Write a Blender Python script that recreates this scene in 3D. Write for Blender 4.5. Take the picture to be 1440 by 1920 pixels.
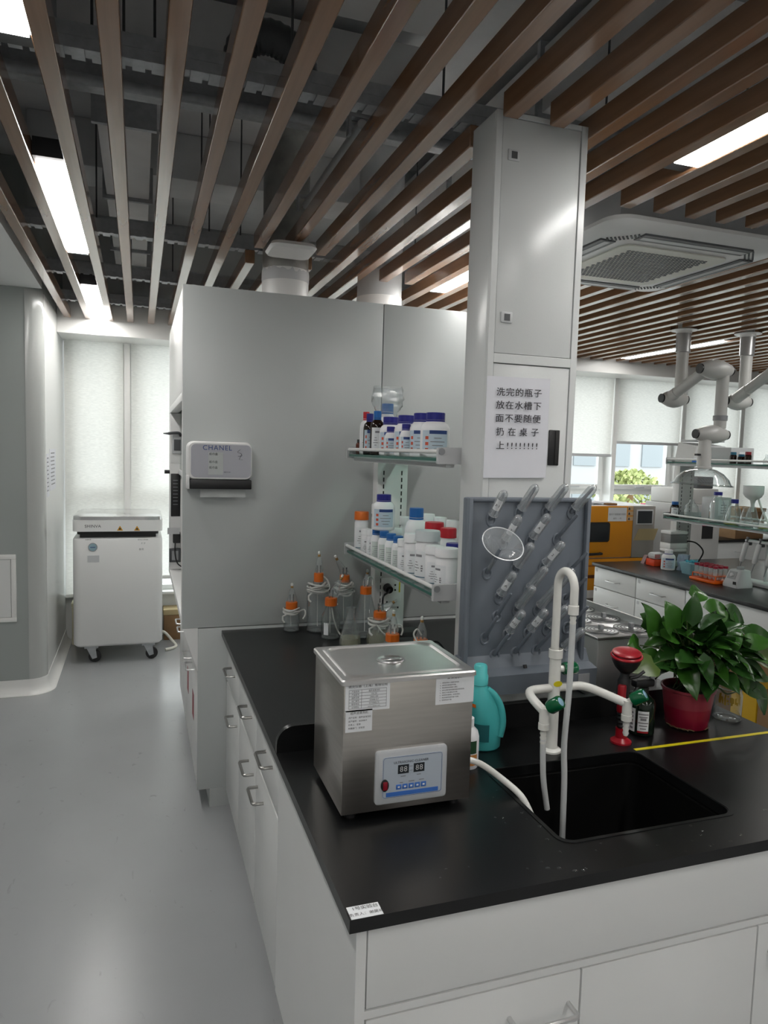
import bpy, bmesh, math, random
from mathutils import Vector, Matrix, Euler
for o in list(bpy.data.objects): bpy.data.objects.remove(o)
random.seed(7)
SC = bpy.context.scene
COL = SC.collection
PI = math.pi
def V(*a): return Vector(a)

# ------------------------------------------------------------------ camera
CAMH, FPX, YAW, PITCH, ROLL = 1.70, 1336.3, 0.331468, 0.084675, -0.028516
fwd = V(math.sin(YAW)*math.cos(PITCH), math.cos(YAW)*math.cos(PITCH), -math.sin(PITCH))
right = V(math.cos(YAW), -math.sin(YAW), 0)
down = fwd.cross(right)
cr, sr = math.cos(ROLL), math.sin(ROLL)
RX, RD, RF = cr*right + sr*down, -sr*right + cr*down, fwd
EYE = V(0, 0, CAMH)
cd = bpy.data.cameras.new('camera'); cam = bpy.data.objects.new('camera', cd); COL.objects.link(cam)
cd.sensor_fit = 'VERTICAL'; cd.sensor_height = 24.0; cd.lens = FPX/1920*24.0; cd.clip_start = 0.02; cd.clip_end = 200
m = Matrix((RX, -RD, -RF)).transposed().to_4x4(); m.translation = EYE
cam.matrix_world = m
SC.camera = cam
# ------------------------------------------------------------------ world, exposure
W = bpy.data.worlds.new('sky'); SC.world = W; W.use_nodes = True
wn = W.node_tree.nodes; wn['Background'].inputs[0].default_value = (0.93, 0.97, 1.0, 1); wn['Background'].inputs[1].default_value = 3.5
LAMP = 27.0
vs = SC.view_settings
vs.view_transform = 'Standard'; vs.look = 'None'; vs.gamma = 1.0; vs.use_curve_mapping = False
vs.exposure = 0.35

# pixel (1440x1920 frame) -> world helpers; depth always comes from a plane the thing touches
def ray(x, y): return RX*((x-720)/FPX) + RD*((y-960)/FPX) + RF
def at_z(x, y, z): d = ray(x, y); return EYE + d*((z-CAMH)/d.z)
def at_y(x, y, Y): d = ray(x, y); return EYE + d*(Y/d.y)
def at_x(x, y, X): d = ray(x, y); return EYE + d*(X/d.x)
def depth(p): return (Vector(p)-EYE).dot(RF)

# ------------------------------------------------------------------ materials
MATS = {}
def mat(name, col, rough=0.5, metal=0.0, noise=0.0, nscale=30.0, bump=0.0, spec=0.5, emit=None, estr=0.0, stretch=None, col2=None, coat=0.0, bscale=None, trans=0.0):
    if name in MATS: return MATS[name]
    M = bpy.data.materials.new(name); M.use_nodes = True; n = M.node_tree.nodes; l = M.node_tree.links
    b = n['Principled BSDF']
    b.inputs['Base Color'].default_value = (*col, 1); b.inputs['Roughness'].default_value = rough; b.inputs['Metallic'].default_value = metal
    b.inputs['Specular IOR Level'].default_value = spec
    if coat: b.inputs['Coat Weight'].default_value = coat; b.inputs['Coat Roughness'].default_value = 0.08
    if trans: b.inputs['Transmission Weight'].default_value = trans
    if emit: b.inputs['Emission Color'].default_value = (*emit, 1); b.inputs['Emission Strength'].default_value = estr
    if noise or bump:
        tc = n.new('ShaderNodeTexCoord'); mp = n.new('ShaderNodeMapping'); l.new(tc.outputs['Object'], mp.inputs['Vector'])
        if stretch: mp.inputs['Scale'].default_value = stretch
        nz = n.new('ShaderNodeTexNoise'); nz.inputs['Scale'].default_value = nscale; nz.inputs['Detail'].default_value = 4; l.new(mp.outputs['Vector'], nz.inputs['Vector'])
        if noise:
            rp = n.new('ShaderNodeValToRGB'); rp.color_ramp.elements[0].position = 0.3; rp.color_ramp.elements[1].position = 0.7
            c2 = col2 or tuple(max(0, c*(1-noise)) for c in col)
            rp.color_ramp.elements[0].color = (*c2, 1); rp.color_ramp.elements[1].color = (*col, 1)
            l.new(nz.outputs['Fac'], rp.inputs['Fac']); l.new(rp.outputs['Color'], b.inputs['Base Color'])
        if bump:
            src = nz
            if bscale:
                src = n.new('ShaderNodeTexNoise'); src.inputs['Scale'].default_value = bscale; l.new(mp.outputs['Vector'], src.inputs['Vector'])
            bp = n.new('ShaderNodeBump'); bp.inputs['Strength'].default_value = bump; bp.inputs['Distance'].default_value = 0.002
            l.new(src.outputs['Fac'], bp.inputs['Height']); l.new(bp.outputs['Normal'], b.inputs['Normal'])
    MATS[name] = M; return M
def glassmat(name, tint=(0.96, 0.98, 0.98), body=0.06, bcol=(0.8, 0.85, 0.87), edge=0.35, rough=0.03, base=0.03):
    """thin clear wall: see-through facing the viewer, mirror-like at its edges"""
    M = bpy.data.materials.new(name); M.use_nodes = True; n = M.node_tree.nodes; l = M.node_tree.links; n.clear()
    out = n.new('ShaderNodeOutputMaterial'); tr = n.new('ShaderNodeBsdfTransparent'); tr.inputs[0].default_value = (*tint, 1)
    gl = n.new('ShaderNodeBsdfGlossy'); gl.inputs['Roughness'].default_value = rough
    df = n.new('ShaderNodeBsdfDiffuse'); df.inputs[0].default_value = (*bcol, 1)
    lw = n.new('ShaderNodeLayerWeight'); lw.inputs['Blend'].default_value = edge
    p3 = n.new('ShaderNodeMath'); p3.operation = 'POWER'; p3.inputs[1].default_value = 3.0; l.new(lw.outputs['Facing'], p3.inputs[0])
    tm = n.new('ShaderNodeMixRGB'); tm.inputs['Color1'].default_value = (*tint, 1); tm.inputs['Color2'].default_value = (tint[0]*0.45, tint[1]*0.48, tint[2]*0.48, 1); l.new(p3.outputs[0], tm.inputs['Fac']); l.new(tm.outputs[0], tr.inputs[0])
    mr = n.new('ShaderNodeMapRange'); mr.inputs['To Min'].default_value = base; mr.inputs['To Max'].default_value = 0.85
    l.new(lw.outputs['Facing'], mr.inputs['Value'])
    pw = n.new('ShaderNodeMath'); pw.operation = 'POWER'; pw.inputs[1].default_value = 2.0; l.new(mr.outputs[0], pw.inputs[0])
    mx = n.new('ShaderNodeMixShader'); mx.inputs[0].default_value = body; l.new(tr.outputs[0], mx.inputs[1]); l.new(df.outputs[0], mx.inputs[2])
    m2 = n.new('ShaderNodeMixShader'); l.new(pw.outputs[0], m2.inputs[0]); l.new(mx.outputs[0], m2.inputs[1]); l.new(gl.outputs[0], m2.inputs[2])
    l.new(m2.outputs[0], out.inputs[0]); MATS[name] = M; return M
def clothmat(name, col, trans=0.5, tcol=None, wscale=420.0):
    M = bpy.data.materials.new(name); M.use_nodes = True; n = M.node_tree.nodes; l = M.node_tree.links; n.clear()
    out = n.new('ShaderNodeOutputMaterial'); df = n.new('ShaderNodeBsdfDiffuse'); tl = n.new('ShaderNodeBsdfTranslucent')
    tc = n.new('ShaderNodeTexCoord'); mp = n.new('ShaderNodeMapping'); mp.inputs['Scale'].default_value = (0.3, 1, 2.5); l.new(tc.outputs['Object'], mp.inputs[0])
    nz = n.new('ShaderNodeTexNoise'); nz.inputs['Scale'].default_value = wscale*0.25; nz.inputs['Detail'].default_value = 3; l.new(mp.outputs[0], nz.inputs['Vector'])
    rp = n.new('ShaderNodeValToRGB'); c2 = tuple(c*0.88 for c in col); rp.color_ramp.elements[0].color = (*c2, 1); rp.color_ramp.elements[1].color = (*col, 1)
    rp.color_ramp.elements[0].position = 0.35; rp.color_ramp.elements[1].position = 0.65
    l.new(nz.outputs['Fac'], rp.inputs['Fac']); l.new(rp.outputs[0], df.inputs[0]); l.new(rp.outputs[0], tl.inputs[0])
    mx = n.new('ShaderNodeMixShader'); mx.inputs[0].default_value = trans; l.new(df.outputs[0], mx.inputs[1]); l.new(tl.outputs[0], mx.inputs[2]); l.new(mx.outputs[0], out.inputs[0])
    MATS[name] = M; return M

white = mat('white_paint', (0.74, 0.75, 0.74), 0.32, noise=0.02, nscale=6, bump=0.03, bscale=160)
white2 = mat('white_powder', (0.80, 0.80, 0.79), 0.3)
hoodm = mat('hood_panel_paint', (0.50, 0.525, 0.52), 0.34, noise=0.03, nscale=3, bump=0.05, bscale=220)
colm = mat('service_column_paint', (0.66, 0.68, 0.675), 0.22, noise=0.02, nscale=3, bump=0.10, bscale=260)
seam = mat('seam_shadow_gap', (0.10, 0.10, 0.10), 0.7)
blackres = mat('black_resin', (0.006, 0.0063, 0.0068), 0.30, noise=0.25, nscale=14, bump=0.03, bscale=300, spec=0.42)
sinkm = mat('sink_black', (0.003, 0.003, 0.003), 0.5, spec=0.2)
steel = mat('brushed_steel', (0.60, 0.57, 0.53), 0.28, 1.0, noise=0.10, nscale=9, stretch=(1, 1, 14), bump=0.02)
steel2 = mat('polished_steel', (0.70, 0.70, 0.70), 0.30, 1.0)
steel3 = mat('satin_steel', (0.74, 0.75, 0.75), 0.46, 1.0, noise=0.06, nscale=12)
handlem = mat('handle_steel', (0.36, 0.355, 0.34), 0.30, 1.0)
chrome = mat('chrome', (0.75, 0.75, 0.76), 0.12, 1.0)
zinc = mat('galvanised', (0.46, 0.48, 0.50), 0.5, 0.4, noise=0.2, nscale=40)
plenum = mat('plenum_grey', (0.80, 0.81, 0.82), 0.85, noise=0.18, nscale=3)
ductm = mat('duct_grey', (0.88, 0.88, 0.88), 0.6, 0.1, noise=0.1, nscale=5)
wood = mat('slat_wood_film', (0.275, 0.145, 0.078), 0.17, noise=0.22, nscale=5, stretch=(8, 0.35, 8), spec=0.5, coat=0.42)
blk = mat('black_plastic', (0.012, 0.012, 0.013), 0.4)
blkm = mat('black_matte', (0.02, 0.02, 0.02), 0.75)
dgrey = mat('dark_grey_plastic', (0.07, 0.075, 0.08), 0.4)
mgrey = mat('mid_grey_plastic', (0.30, 0.31, 0.32), 0.4)
lgrey = mat('light_grey_plastic', (0.55, 0.56, 0.57), 0.38)
rackm = mat('rack_grey_blue', (0.155, 0.178, 0.21), 0.5, noise=0.06, nscale=20, bump=0.03)
ppwhite = mat('pp_white', (0.78, 0.78, 0.74), 0.25)
green = mat('green_knob', (0.003, 0.11, 0.04), 0.18, coat=0.5)
orange = mat('orange_cap', (0.72, 0.15, 0.01), 0.4)
hdpe = mat('hdpe_white', (0.87, 0.875, 0.89), 0.36)
navy = mat('navy_cap', (0.018, 0.02, 0.23), 0.35)
blue = mat('blue_cap', (0.012, 0.13, 0.42), 0.35)
redc = mat('red_cap', (0.50, 0.012, 0.025), 0.35)
labelw = mat('label_paper', (0.80, 0.82, 0.84), 0.6)
labelb = mat('label_pale_blue', (0.55, 0.65, 0.74), 0.6)
ink = mat('print_black', (0.03, 0.03, 0.035), 0.6)
inkgrey = mat('print_grey', (0.22, 0.22, 0.24), 0.6)
inknavy = mat('print_navy', (0.02, 0.06, 0.22), 0.5)
inkred = mat('print_red', (0.62, 0.10, 0.05), 0.5)
inkblue = mat('print_blue', (0.05, 0.17, 0.55), 0.4)
paper = mat('paper', (0.72, 0.73, 0.78), 0.7, noise=0.04, nscale=12, bump=0.25, bscale=14)
amber = mat('amber_dark', (0.014, 0.007, 0.004), 0.08)
brownv = mat('brown_vial', (0.10, 0.02, 0.008), 0.1)
tube_rub = mat('silicone_tube', (0.62, 0.62, 0.60), 0.4)
cottonm = mat('cotton_white', (0.82, 0.82, 0.80), 0.8)
rubberb = mat('tan_band', (0.35, 0.20, 0.06), 0.6)

glass = glassmat('clear_glass', body=0.11, base=0.12, edge=0.58)
glass_dk = glassmat('clear_glass_big', body=0.08, base=0.12, edge=0.5, tint=(0.84, 0.86, 0.84))
tubeglass = glassmat('test_tube_glass', body=0.24, bcol=(0.88, 0.92, 0.95), edge=0.5, base=0.25)
liquid = glassmat('pale_liquid', tint=(0.80, 0.78, 0.58), body=0.32, bcol=(0.62, 0.60, 0.44), edge=0.3)
shelfglass = glassmat('shelf_glass', tint=(0.72, 0.9, 0.84), body=0.05, edge=0.3)
edgeglass = mat('glass_edge_green', (0.02, 0.12, 0.09), 0.15)
pane = glassmat('window_pane', tint=(0.97, 0.99, 0.98), body=0.0, edge=0.15)
bagfilm = glassmat('plastic_film', body=0.15, edge=0.45, rough=0.2, base=0.18)
teal = mat('teal_plastic', (0.07, 0.46, 0.46), 0.3)
tealcap = mat('teal_cap', (0.10, 0.55, 0.55), 0.28)
redpl = mat('red_plastic', (0.34, 0.005, 0.014), 0.3)
potm = mat('pot_red', (0.27, 0.007, 0.032), 0.35, noise=0.12, nscale=30)
potclear = mat('pot_red_upper', (0.30, 0.04, 0.06), 0.35, noise=0.1, nscale=30)
soil = mat('soil', (0.02, 0.014, 0.009), 0.9, noise=0.4, nscale=60)
leafA = mat('leaf_green', (0.038, 0.130, 0.016), 0.26, noise=0.35, nscale=12, spec=0.5)
leafB = mat('leaf_dark_green', (0.026, 0.088, 0.016), 0.24, noise=0.35, nscale=12, spec=0.5)
leafC = mat('leaf_pale_green', (0.10, 0.16, 0.035), 0.35, noise=0.3, nscale=14)
stemm = mat('stem_green', (0.06, 0.10, 0.025), 0.5)
ovenm = mat('oven_orange', (0.72, 0.28, 0.004), 0.38)
ovengrey = mat('oven_grey', (0.30, 0.28, 0.26), 0.5)
screenm = mat('screen_dark', (0.025, 0.03, 0.035), 0.12)
yellow = mat('yellow_tape', (0.72, 0.62, 0.01), 0.4)
cardb = mat('cardboard', (0.26, 0.15, 0.07), 0.8, noise=0.1, nscale=20)
tanp = mat('tan_paper', (0.50, 0.40, 0.22), 0.7)
creamw = mat('cream_plastic', (0.62, 0.58, 0.42), 0.5)
blindm = clothmat('blind_fabric', (0.82, 0.81, 0.77), 0.5)
floorm = mat('floor_vinyl', (0.36, 0.37, 0.378), 0.25, noise=0.06, nscale=2.2, bump=0.05, bscale=500)
def scuffs(M):
    n = M.node_tree.nodes; l = M.node_tree.links; b = n['Principled BSDF']; src = b.inputs['Base Color'].links[0].from_socket
    tc = n.new('ShaderNodeTexCoord'); mp = n.new('ShaderNodeMapping'); mp.inputs['Scale'].default_value = (9, 4, 9); l.new(tc.outputs['Object'], mp.inputs[0])
    nz = n.new('ShaderNodeTexNoise'); nz.inputs['Scale'].default_value = 2.0; nz.inputs['Detail'].default_value = 6; nz.inputs['Distortion'].default_value = 1.5; l.new(mp.outputs[0], nz.inputs['Vector'])
    rp = n.new('ShaderNodeValToRGB'); rp.color_ramp.elements[0].position = 0.66; rp.color_ramp.elements[1].position = 0.74; rp.color_ramp.elements[0].color = (0, 0, 0, 1); rp.color_ramp.elements[1].color = (0.5, 0.5, 0.5, 1); l.new(nz.outputs['Fac'], rp.inputs['Fac'])
    mx = n.new('ShaderNodeMixRGB'); mx.inputs['Color2'].default_value = (0.22, 0.225, 0.23, 1); l.new(rp.outputs[0], mx.inputs['Fac']); l.new(src, mx.inputs['Color1']); l.new(mx.outputs[0], b.inputs['Base Color'])
scuffs(floorm)
wallm = mat('wall_paint', (0.74, 0.75, 0.74), 0.55, noise=0.03, nscale=2)
wallg = mat('wall_panel_green_grey', (0.36, 0.39, 0.375), 0.35, noise=0.03, nscale=2)
trimm = mat('trim_white', (0.80, 0.80, 0.78), 0.3)
framew = mat('window_frame', (0.78, 0.78, 0.76), 0.35)
lampm = mat('lamp_diffuser', (0.9, 0.9, 0.9), 0.5, emit=(1.0, 0.985, 0.955), estr=LAMP)
tissue = glassmat('tissue_paper', body=0.75, bcol=(0.62, 0.64, 0.63), edge=0.1)

# ------------------------------------------------------------------ objects
OFF = {}
def tag(o, label=None, cat=None, group=None, kind=None):
    if label: o['label'] = label
    if cat: o['category'] = cat
    if group: o['group'] = group
    if kind: o['kind'] = kind
    return o
def thing(name, label, cat, loc, rz=0.0, group=None, kind=None):
    o = bpy.data.objects.new(name, None); COL.objects.link(o); o.empty_display_size = 0.05
    o.location = loc; o.rotation_euler = (0, 0, rz)
    OFF[o] = Matrix.Translation(Vector(loc)) @ Matrix.Rotation(rz, 4, 'Z')
    return tag(o, label, cat, group, kind)
class MB:
    def __init__(s): s.b = bmesh.new()
    def box(s, a, c, bev=0.0, seg=2, rz=None, M=None):
        a, c = Vector(a), Vector(c)
        vs = [s.b.verts.new((x, y, z)) for x in (a.x, c.x) for y in (a.y, c.y) for z in (a.z, c.z)]
        fs = [s.b.faces.new([vs[i] for i in f]) for f in ((0,1,3,2),(4,6,7,5),(0,4,5,1),(2,3,7,6),(0,2,6,4),(1,5,7,3))]
        bmesh.ops.recalc_face_normals(s.b, faces=fs)
        allv = vs
        if bev > 0:
            es = list({e for f in fs for e in f.edges})
            r = bmesh.ops.bevel(s.b, geom=es, offset=bev, segments=seg, affect='EDGES', profile=0.5, clamp_overlap=True)
            allv = list({v for f in r['faces'] for v in f.verts})
        if M is not None: bmesh.ops.transform(s.b, matrix=M, verts=list({*allv, *[v for v in vs if v.is_valid]}))
        return s
    def loft(s, rings, close=True, cap0=True, cap1=True):
        R_ = [[s.b.verts.new(p) for p in r] for r in rings]; n = len(R_[0])
        for i in range(len(R_)-1):
            for j in range(n if close else n-1):
                k = (j+1) % n
                try: s.b.faces.new((R_[i][j], R_[i][k], R_[i+1][k], R_[i+1][j]))
                except ValueError: pass
        if close and cap0: s.b.faces.new(list(reversed(R_[0])))
        if close and cap1: s.b.faces.new(R_[-1])
        return s
    def cyl(s, p0, p1, r0, r1=None, n=20, caps=True):
        p0, p1 = Vector(p0), Vector(p1); r1 = r0 if r1 is None else r1
        d = (p1-p0).normalized(); u = d.orthogonal().normalized(); w = d.cross(u)
        ring = lambda p, r: [p + (u*math.cos(2*PI*i/n) + w*math.sin(2*PI*i/n))*r for i in range(n)]
        return s.loft([ring(p0, r0), ring(p1, r1)], True, caps, caps)
    def lathe(s, prof, c=(0,0,0), n=24, sq=0.0, M=None, cap0=False, cap1=False, ex=1.0, ey=1.0):
        c = Vector(c); rings = []
        for r, z in prof:
            ring = []
            for i in range(n):
                t = 2*PI*i/n; ct, st = math.cos(t), math.sin(t)
                k = 1.0
                if sq: p = 2+6*sq; k = (abs(ct)**p+abs(st)**p)**(-1/p)
                v = Vector((r*k*ct*ex, r*k*st*ey, z))
                ring.append((M @ v if M else v) + c)
            rings.append(ring)
        return s.loft(rings, True, cap0 or prof[0][0] > 1e-4 and cap0, cap1)
    def tube(s, pts, r, n=8, sub=0, caps=True, closed=False):
        P = [Vector(p) for p in pts]
        if sub:
            Q = []
            for i in range(len(P)-1):
                a, b_, c_, d_ = P[max(i-1, 0)], P[i], P[i+1], P[min(i+2, len(P)-1)]
                for k in range(sub):
                    t = k/sub
                    Q.append(0.5*((2*b_)+(c_-a)*t+(2*a-5*b_+4*c_-d_)*t*t+(3*b_-a-3*c_+d_)*t**3))
            Q.append(P[-1]); P = Q
        rings = []; u = None
        for i, p in enumerate(P):
            d = (P[min(i+1, len(P)-1)]-P[max(i-1, 0)])
            if d.length < 1e-9: d = V(0, 0, 1)
            d.normalize()
            u = d.orthogonal().normalized() if u is None else (u-d*u.dot(d)).normalized()
            w = d.cross(u); rr = r[i] if isinstance(r, (list, tuple)) else r
            rings.append([p+(u*math.cos(2*PI*k/n)+w*math.sin(2*PI*k/n))*rr for k in range(n)])
        return s.loft(rings, True, caps, caps)
    def prism(s, poly, d, cap=True):
        """poly: 3-D points, extruded by vector d"""
        d = Vector(d); return s.loft([[Vector(p) for p in poly], [Vector(p)+d for p in poly]])
    def arc(s, c, r, z0, z1, a, half, n=10, th=0.0006):
        """patch of a cylinder wall facing angle a"""
        c = Vector(c); k0 = []
        for rr in (r+th,):
            lo = [c+V(math.cos(a-half+2*half*i/n)*rr, math.sin(a-half+2*half*i/n)*rr, z0) for i in range(n+1)]
            hi = [p+V(0, 0, z1-z0) for p in lo]
            s.loft([lo, hi], close=False)
        return s
    def quad(s, *p): s.b.faces.new([s.b.verts.new(Vector(q)) for q in p]); return s
    def done(s, name, m, parent=None, label=None, smooth=40, local=False, kind=None):
        bmesh.ops.recalc_face_normals(s.b, faces=s.b.faces[:]) if not local else None
        me = bpy.data.meshes.new(name); s.b.to_mesh(me); s.b.free()
        root = parent
        while root is not None and root not in OFF and root.parent: root = root.parent
        if root is not None and root in OFF and not local: me.transform(OFF[root].inverted())
        if smooth:
            me.polygons.foreach_set('use_smooth', [True]*len(me.polygons)); me.set_sharp_from_angle(angle=math.radians(smooth))
        me.materials.append(m)
        o = bpy.data.objects.new(name, me); COL.objects.link(o)
        if parent is not None: o.parent = parent
        if label: o['label'] = label
        if kind: o['kind'] = kind
        return o
def rbox(name, a, c, m, parent, bev=0.0, label=None, seg=2): return MB().box(a, c, bev, seg).done(name, m, parent, label)
def struct(name, mb, m, label, cat, smooth=40):
    o = mb.done(name, m, None, smooth=smooth); tag(o, label, cat, kind='structure'); OFF[o] = Matrix.Identity(4); return o
FC = {}
def text(body, h, org, rt, up, m, parent, name='lettering', align='CENTER', spacing=1.0, wide=1.0, bold=0.0, lift=0.0008, depth_=0.0):
    cu = bpy.data.curves.new('t', 'FONT'); cu.body = body; cu.align_x = align; cu.align_y = 'CENTER'; cu.size = h; cu.space_character = spacing; cu.resolution_u = 3
    cu.space_line = 1.0
    if bold: cu.offset = bold
    to = bpy.data.objects.new('t', cu); me = bpy.data.meshes.new_from_object(to)
    rt, up = Vector(rt).normalized(), Vector(up).normalized(); nn = rt.cross(up)
    M = Matrix((rt*wide, up, nn)).transposed().to_4x4(); M.translation = Vector(org)+nn*lift
    me.transform(M); bpy.data.objects.remove(to); bpy.data.curves.remove(cu)
    root = parent
    while root is not None and root not in OFF and root.parent: root = root.parent
    if root is not None and root in OFF: me.transform(OFF[root].inverted())
    me.materials.clear(); me.materials.append(m); me.name = name
    o = bpy.data.objects.new(name, me); COL.objects.link(o); o.parent = parent; return o
def plate(name, org, rt, up, w, h, m, parent, th=0.0012, lift=0.0, label=None):
    """flat sheet with a little thickness; org = centre, facing rt x up"""
    rt, up = Vector(rt).normalized(), Vector(up).normalized(); nn = rt.cross(up); o = Vector(org)+nn*lift
    p = [o+rt*(sx*w/2)+up*(sy*h/2) for sx, sy in ((-1, -1), (1, -1), (1, 1), (-1, 1))]
    return MB().prism(p, nn*th).done(name, m, parent, label)
def plates(name, items, rt, up, m, parent, th=0.0008):
    rt, up = Vector(rt).normalized(), Vector(up).normalized(); nn = rt.cross(up); b = MB()
    for org, w, h in items:
        o = Vector(org); p = [o+rt*(sx*w/2)+up*(sy*h/2) for sx, sy in ((-1, -1), (1, -1), (1, 1), (-1, 1))]; b.prism(p, nn*th)
    return b.done(name, m, parent)
def dhandle(parent, c, along, out, L=0.11, D=0.034, r=0.0045, m=None, name='handle'):
    c, a, o = Vector(c), Vector(along).normalized(), Vector(out).normalized(); k = 0.010
    pts = [c-a*L/2, c-a*L/2+o*(D-k), c-a*(L/2-k*0.3)+o*(D-k*0.3), c-a*(L/2-k)+o*D, c+a*(L/2-k)+o*D, c+a*(L/2-k*0.3)+o*(D-k*0.3), c+a*L/2+o*(D-k), c+a*L/2]
    return MB().tube(pts, r, 8).done(name, m or steel2, parent)

# ================================================================== the room
YB = 6.60          # window wall
SZ0, SZ1 = 2.66, 2.728   # slats
CEIL = 3.50
XR, YREAR, XL = 8.4, -3.4, -2.6
floor = struct('floor', MB().box((XL, YREAR, -0.1), (XR, YB+0.3, 0)), floorm, 'pale grey vinyl floor of the laboratory', 'floor')
ceil = struct('ceiling', MB().box((XL, YREAR, CEIL), (XR, YB+0.3, CEIL+0.15)), plenum, 'dark ceiling void with brown wood-look slats hung below', 'ceiling')
struct('wall_rear', MB().box((XL, YREAR-0.15, 0), (XR, YREAR, CEIL)), wallm, 'white wall behind the viewer', 'wall')
struct('wall_right', MB().box((XR, YREAR, 0), (XR+0.15, YB, CEIL)), wallm, 'white side wall beyond the far bench', 'wall')
struct('wall_left', MB().box((XL-0.15, YREAR, 0), (XL, 5.21, CEIL)), wallm, 'white wall of the side corridor', 'wall')
# column / partition with rounded corner on the left
cyl_r = 0.10; pts = [(XL-0.15, 5.21)]
for i in range(9):
    t = -PI/2+PI/2*i/8; pts.append((-0.605-cyl_r+cyl_r*math.cos(t), 5.21+cyl_r+cyl_r*math.sin(t)))
pts += [(-0.605, YB+0.3), (XL-0.15, YB+0.3)]
wcol = struct('wall_column', MB().prism([V(x, y, 0) for x, y in pts], (0, 0, CEIL)), wallg, 'grey-green clean-room wall panel with rounded white corner', 'wall')
cpost = MB()
cp = []
for i in range(9):
    t = -PI/2+PI/2*i/8; cp.append((-0.605-cyl_r+(cyl_r+0.004)*math.cos(t), 5.21+cyl_r+(cyl_r+0.004)*math.sin(t)))
inner = [(-0.605-cyl_r+(cyl_r-0.02)*math.cos(-PI/2+PI/2*i/8), 5.21+cyl_r+(cyl_r-0.02)*math.sin(-PI/2+PI/2*i/8)) for i in range(8, -1, -1)]
cpost.prism([V(x, y, 0) for x, y in cp+inner], (0, 0, 2.68)).done('corner_post', mat('post_grey', (0.45, 0.465, 0.45), 0.16), wcol, 'glossy white rounded corner post')
MB().box((-0.606, 5.31, 0), (-0.602, YB, 2.68)).done('side_panel', mat('side_panel_white', (0.62, 0.63, 0.62), 0.3), wcol)
# cove skirting round the column
def cove(path, name, parent):
    b = MB(); prof = [(0, 0), (0.05, 0), (0.05, 0.004), (0.03, 0.012), (0.014, 0.03), (0.006, 0.06), (0.004, 0.10), (0, 0.10)]
    rings = []
    for i, (x, y, nx, ny) in enumerate(path): rings.append([V(x+nx*u, y+ny*u, z) for u, z in prof])
    b.loft(rings); o = b.done(name, trimm, parent); return o
path = [(XL, 5.21, 0, -1)]
for i in range(9):
    t = -PI/2+PI/2*i/8; path.append((-0.605-cyl_r+(cyl_r+0.004)*math.cos(t), 5.21+cyl_r+(cyl_r+0.004)*math.sin(t), math.cos(t), math.sin(t)))
path.append((-0.601, YB-0.01, 1, 0))
o = cove(path, 'baseboard_left', None); tag(o, 'white coved skirting curving round the column foot', 'baseboard', kind='structure')
# access hatch on the column
hp = at_y(0, 1040, 5.21); hq = at_y(32, 1165, 5.21)
hat = thing('access_hatch', 'white framed access hatch low on the grey-green wall panel', 'hatch', (hq.x-0.2, 5.20, hq.z))
b = MB(); X0, X1, Z0, Z1 = hq.x-0.42, hq.x, hq.z, hp.z
for a, c in (((X0, Z0), (X1, Z0+0.03)), ((X0, Z1-0.03), (X1, Z1)), ((X0, Z0+0.03), (X0+0.03, Z1-0.03)), ((X1-0.03, Z0+0.03), (X1, Z1-0.03))): b.box((a[0], 5.196, a[1]), (c[0], 5.2105, c[1]), 0.002)
b.done('frame', trimm, hat); rbox('panel', (X0+0.033, 5.200, Z0+0.033), (X1-0.033, 5.2105, Z1-0.033), white, hat)
# papers taped to the column side
for i, (a, c, lab) in enumerate([((78, 852, 93, 930), 0, 'white notice sheet taped to the column side, nearer the corner'), ((93, 842, 105, 915), 0, 'white notice sheet taped to the column side, nearer the window')]):
    p = at_x(a[0], a[1], -0.60); q = at_x(a[2], a[3], -0.60)
    y0, y1 = sorted((p.y, q.y)); z0, z1 = sorted((p.z, q.z))
    y0 = max(y0, 5.36); y1 = min(y1, 6.3)
    t = thing('notice_sheet', lab, 'paper', (-0.60, (y0+y1)/2, z0), group='sheets on the column')
    rbox('sheet', (-0.602, y0, z0), (-0.6005, y1, z1), paper, t)
    plates('print', [((-0.6004, (y0+y1)/2+(random.random()-.5)*0.04, z1-0.03-k*0.028), (y1-y0)*0.6, 0.008) for k in range(int((z1-z0-0.04)/0.028))], (0, 1, 0), (0, 0, 1), inkgrey, t)
# dropped plasterboard ceiling over the corridor
struct('trim_1', MB().box((XL, YREAR, 2.69), (-0.60, 5.21, 2.80)), wallm, 'white dropped plasterboard ceiling over the side corridor', 'ceiling')
# pelmet box under the slat ends
struct('trim_2', MB().box((-0.601, 6.10, 2.545), (XR, YB, 2.655)).box((-0.601, 6.10, 2.655), (XR, 6.13, 2.78)), trimm, 'white pelmet box along the top of the windows', 'pelmet')
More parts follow.
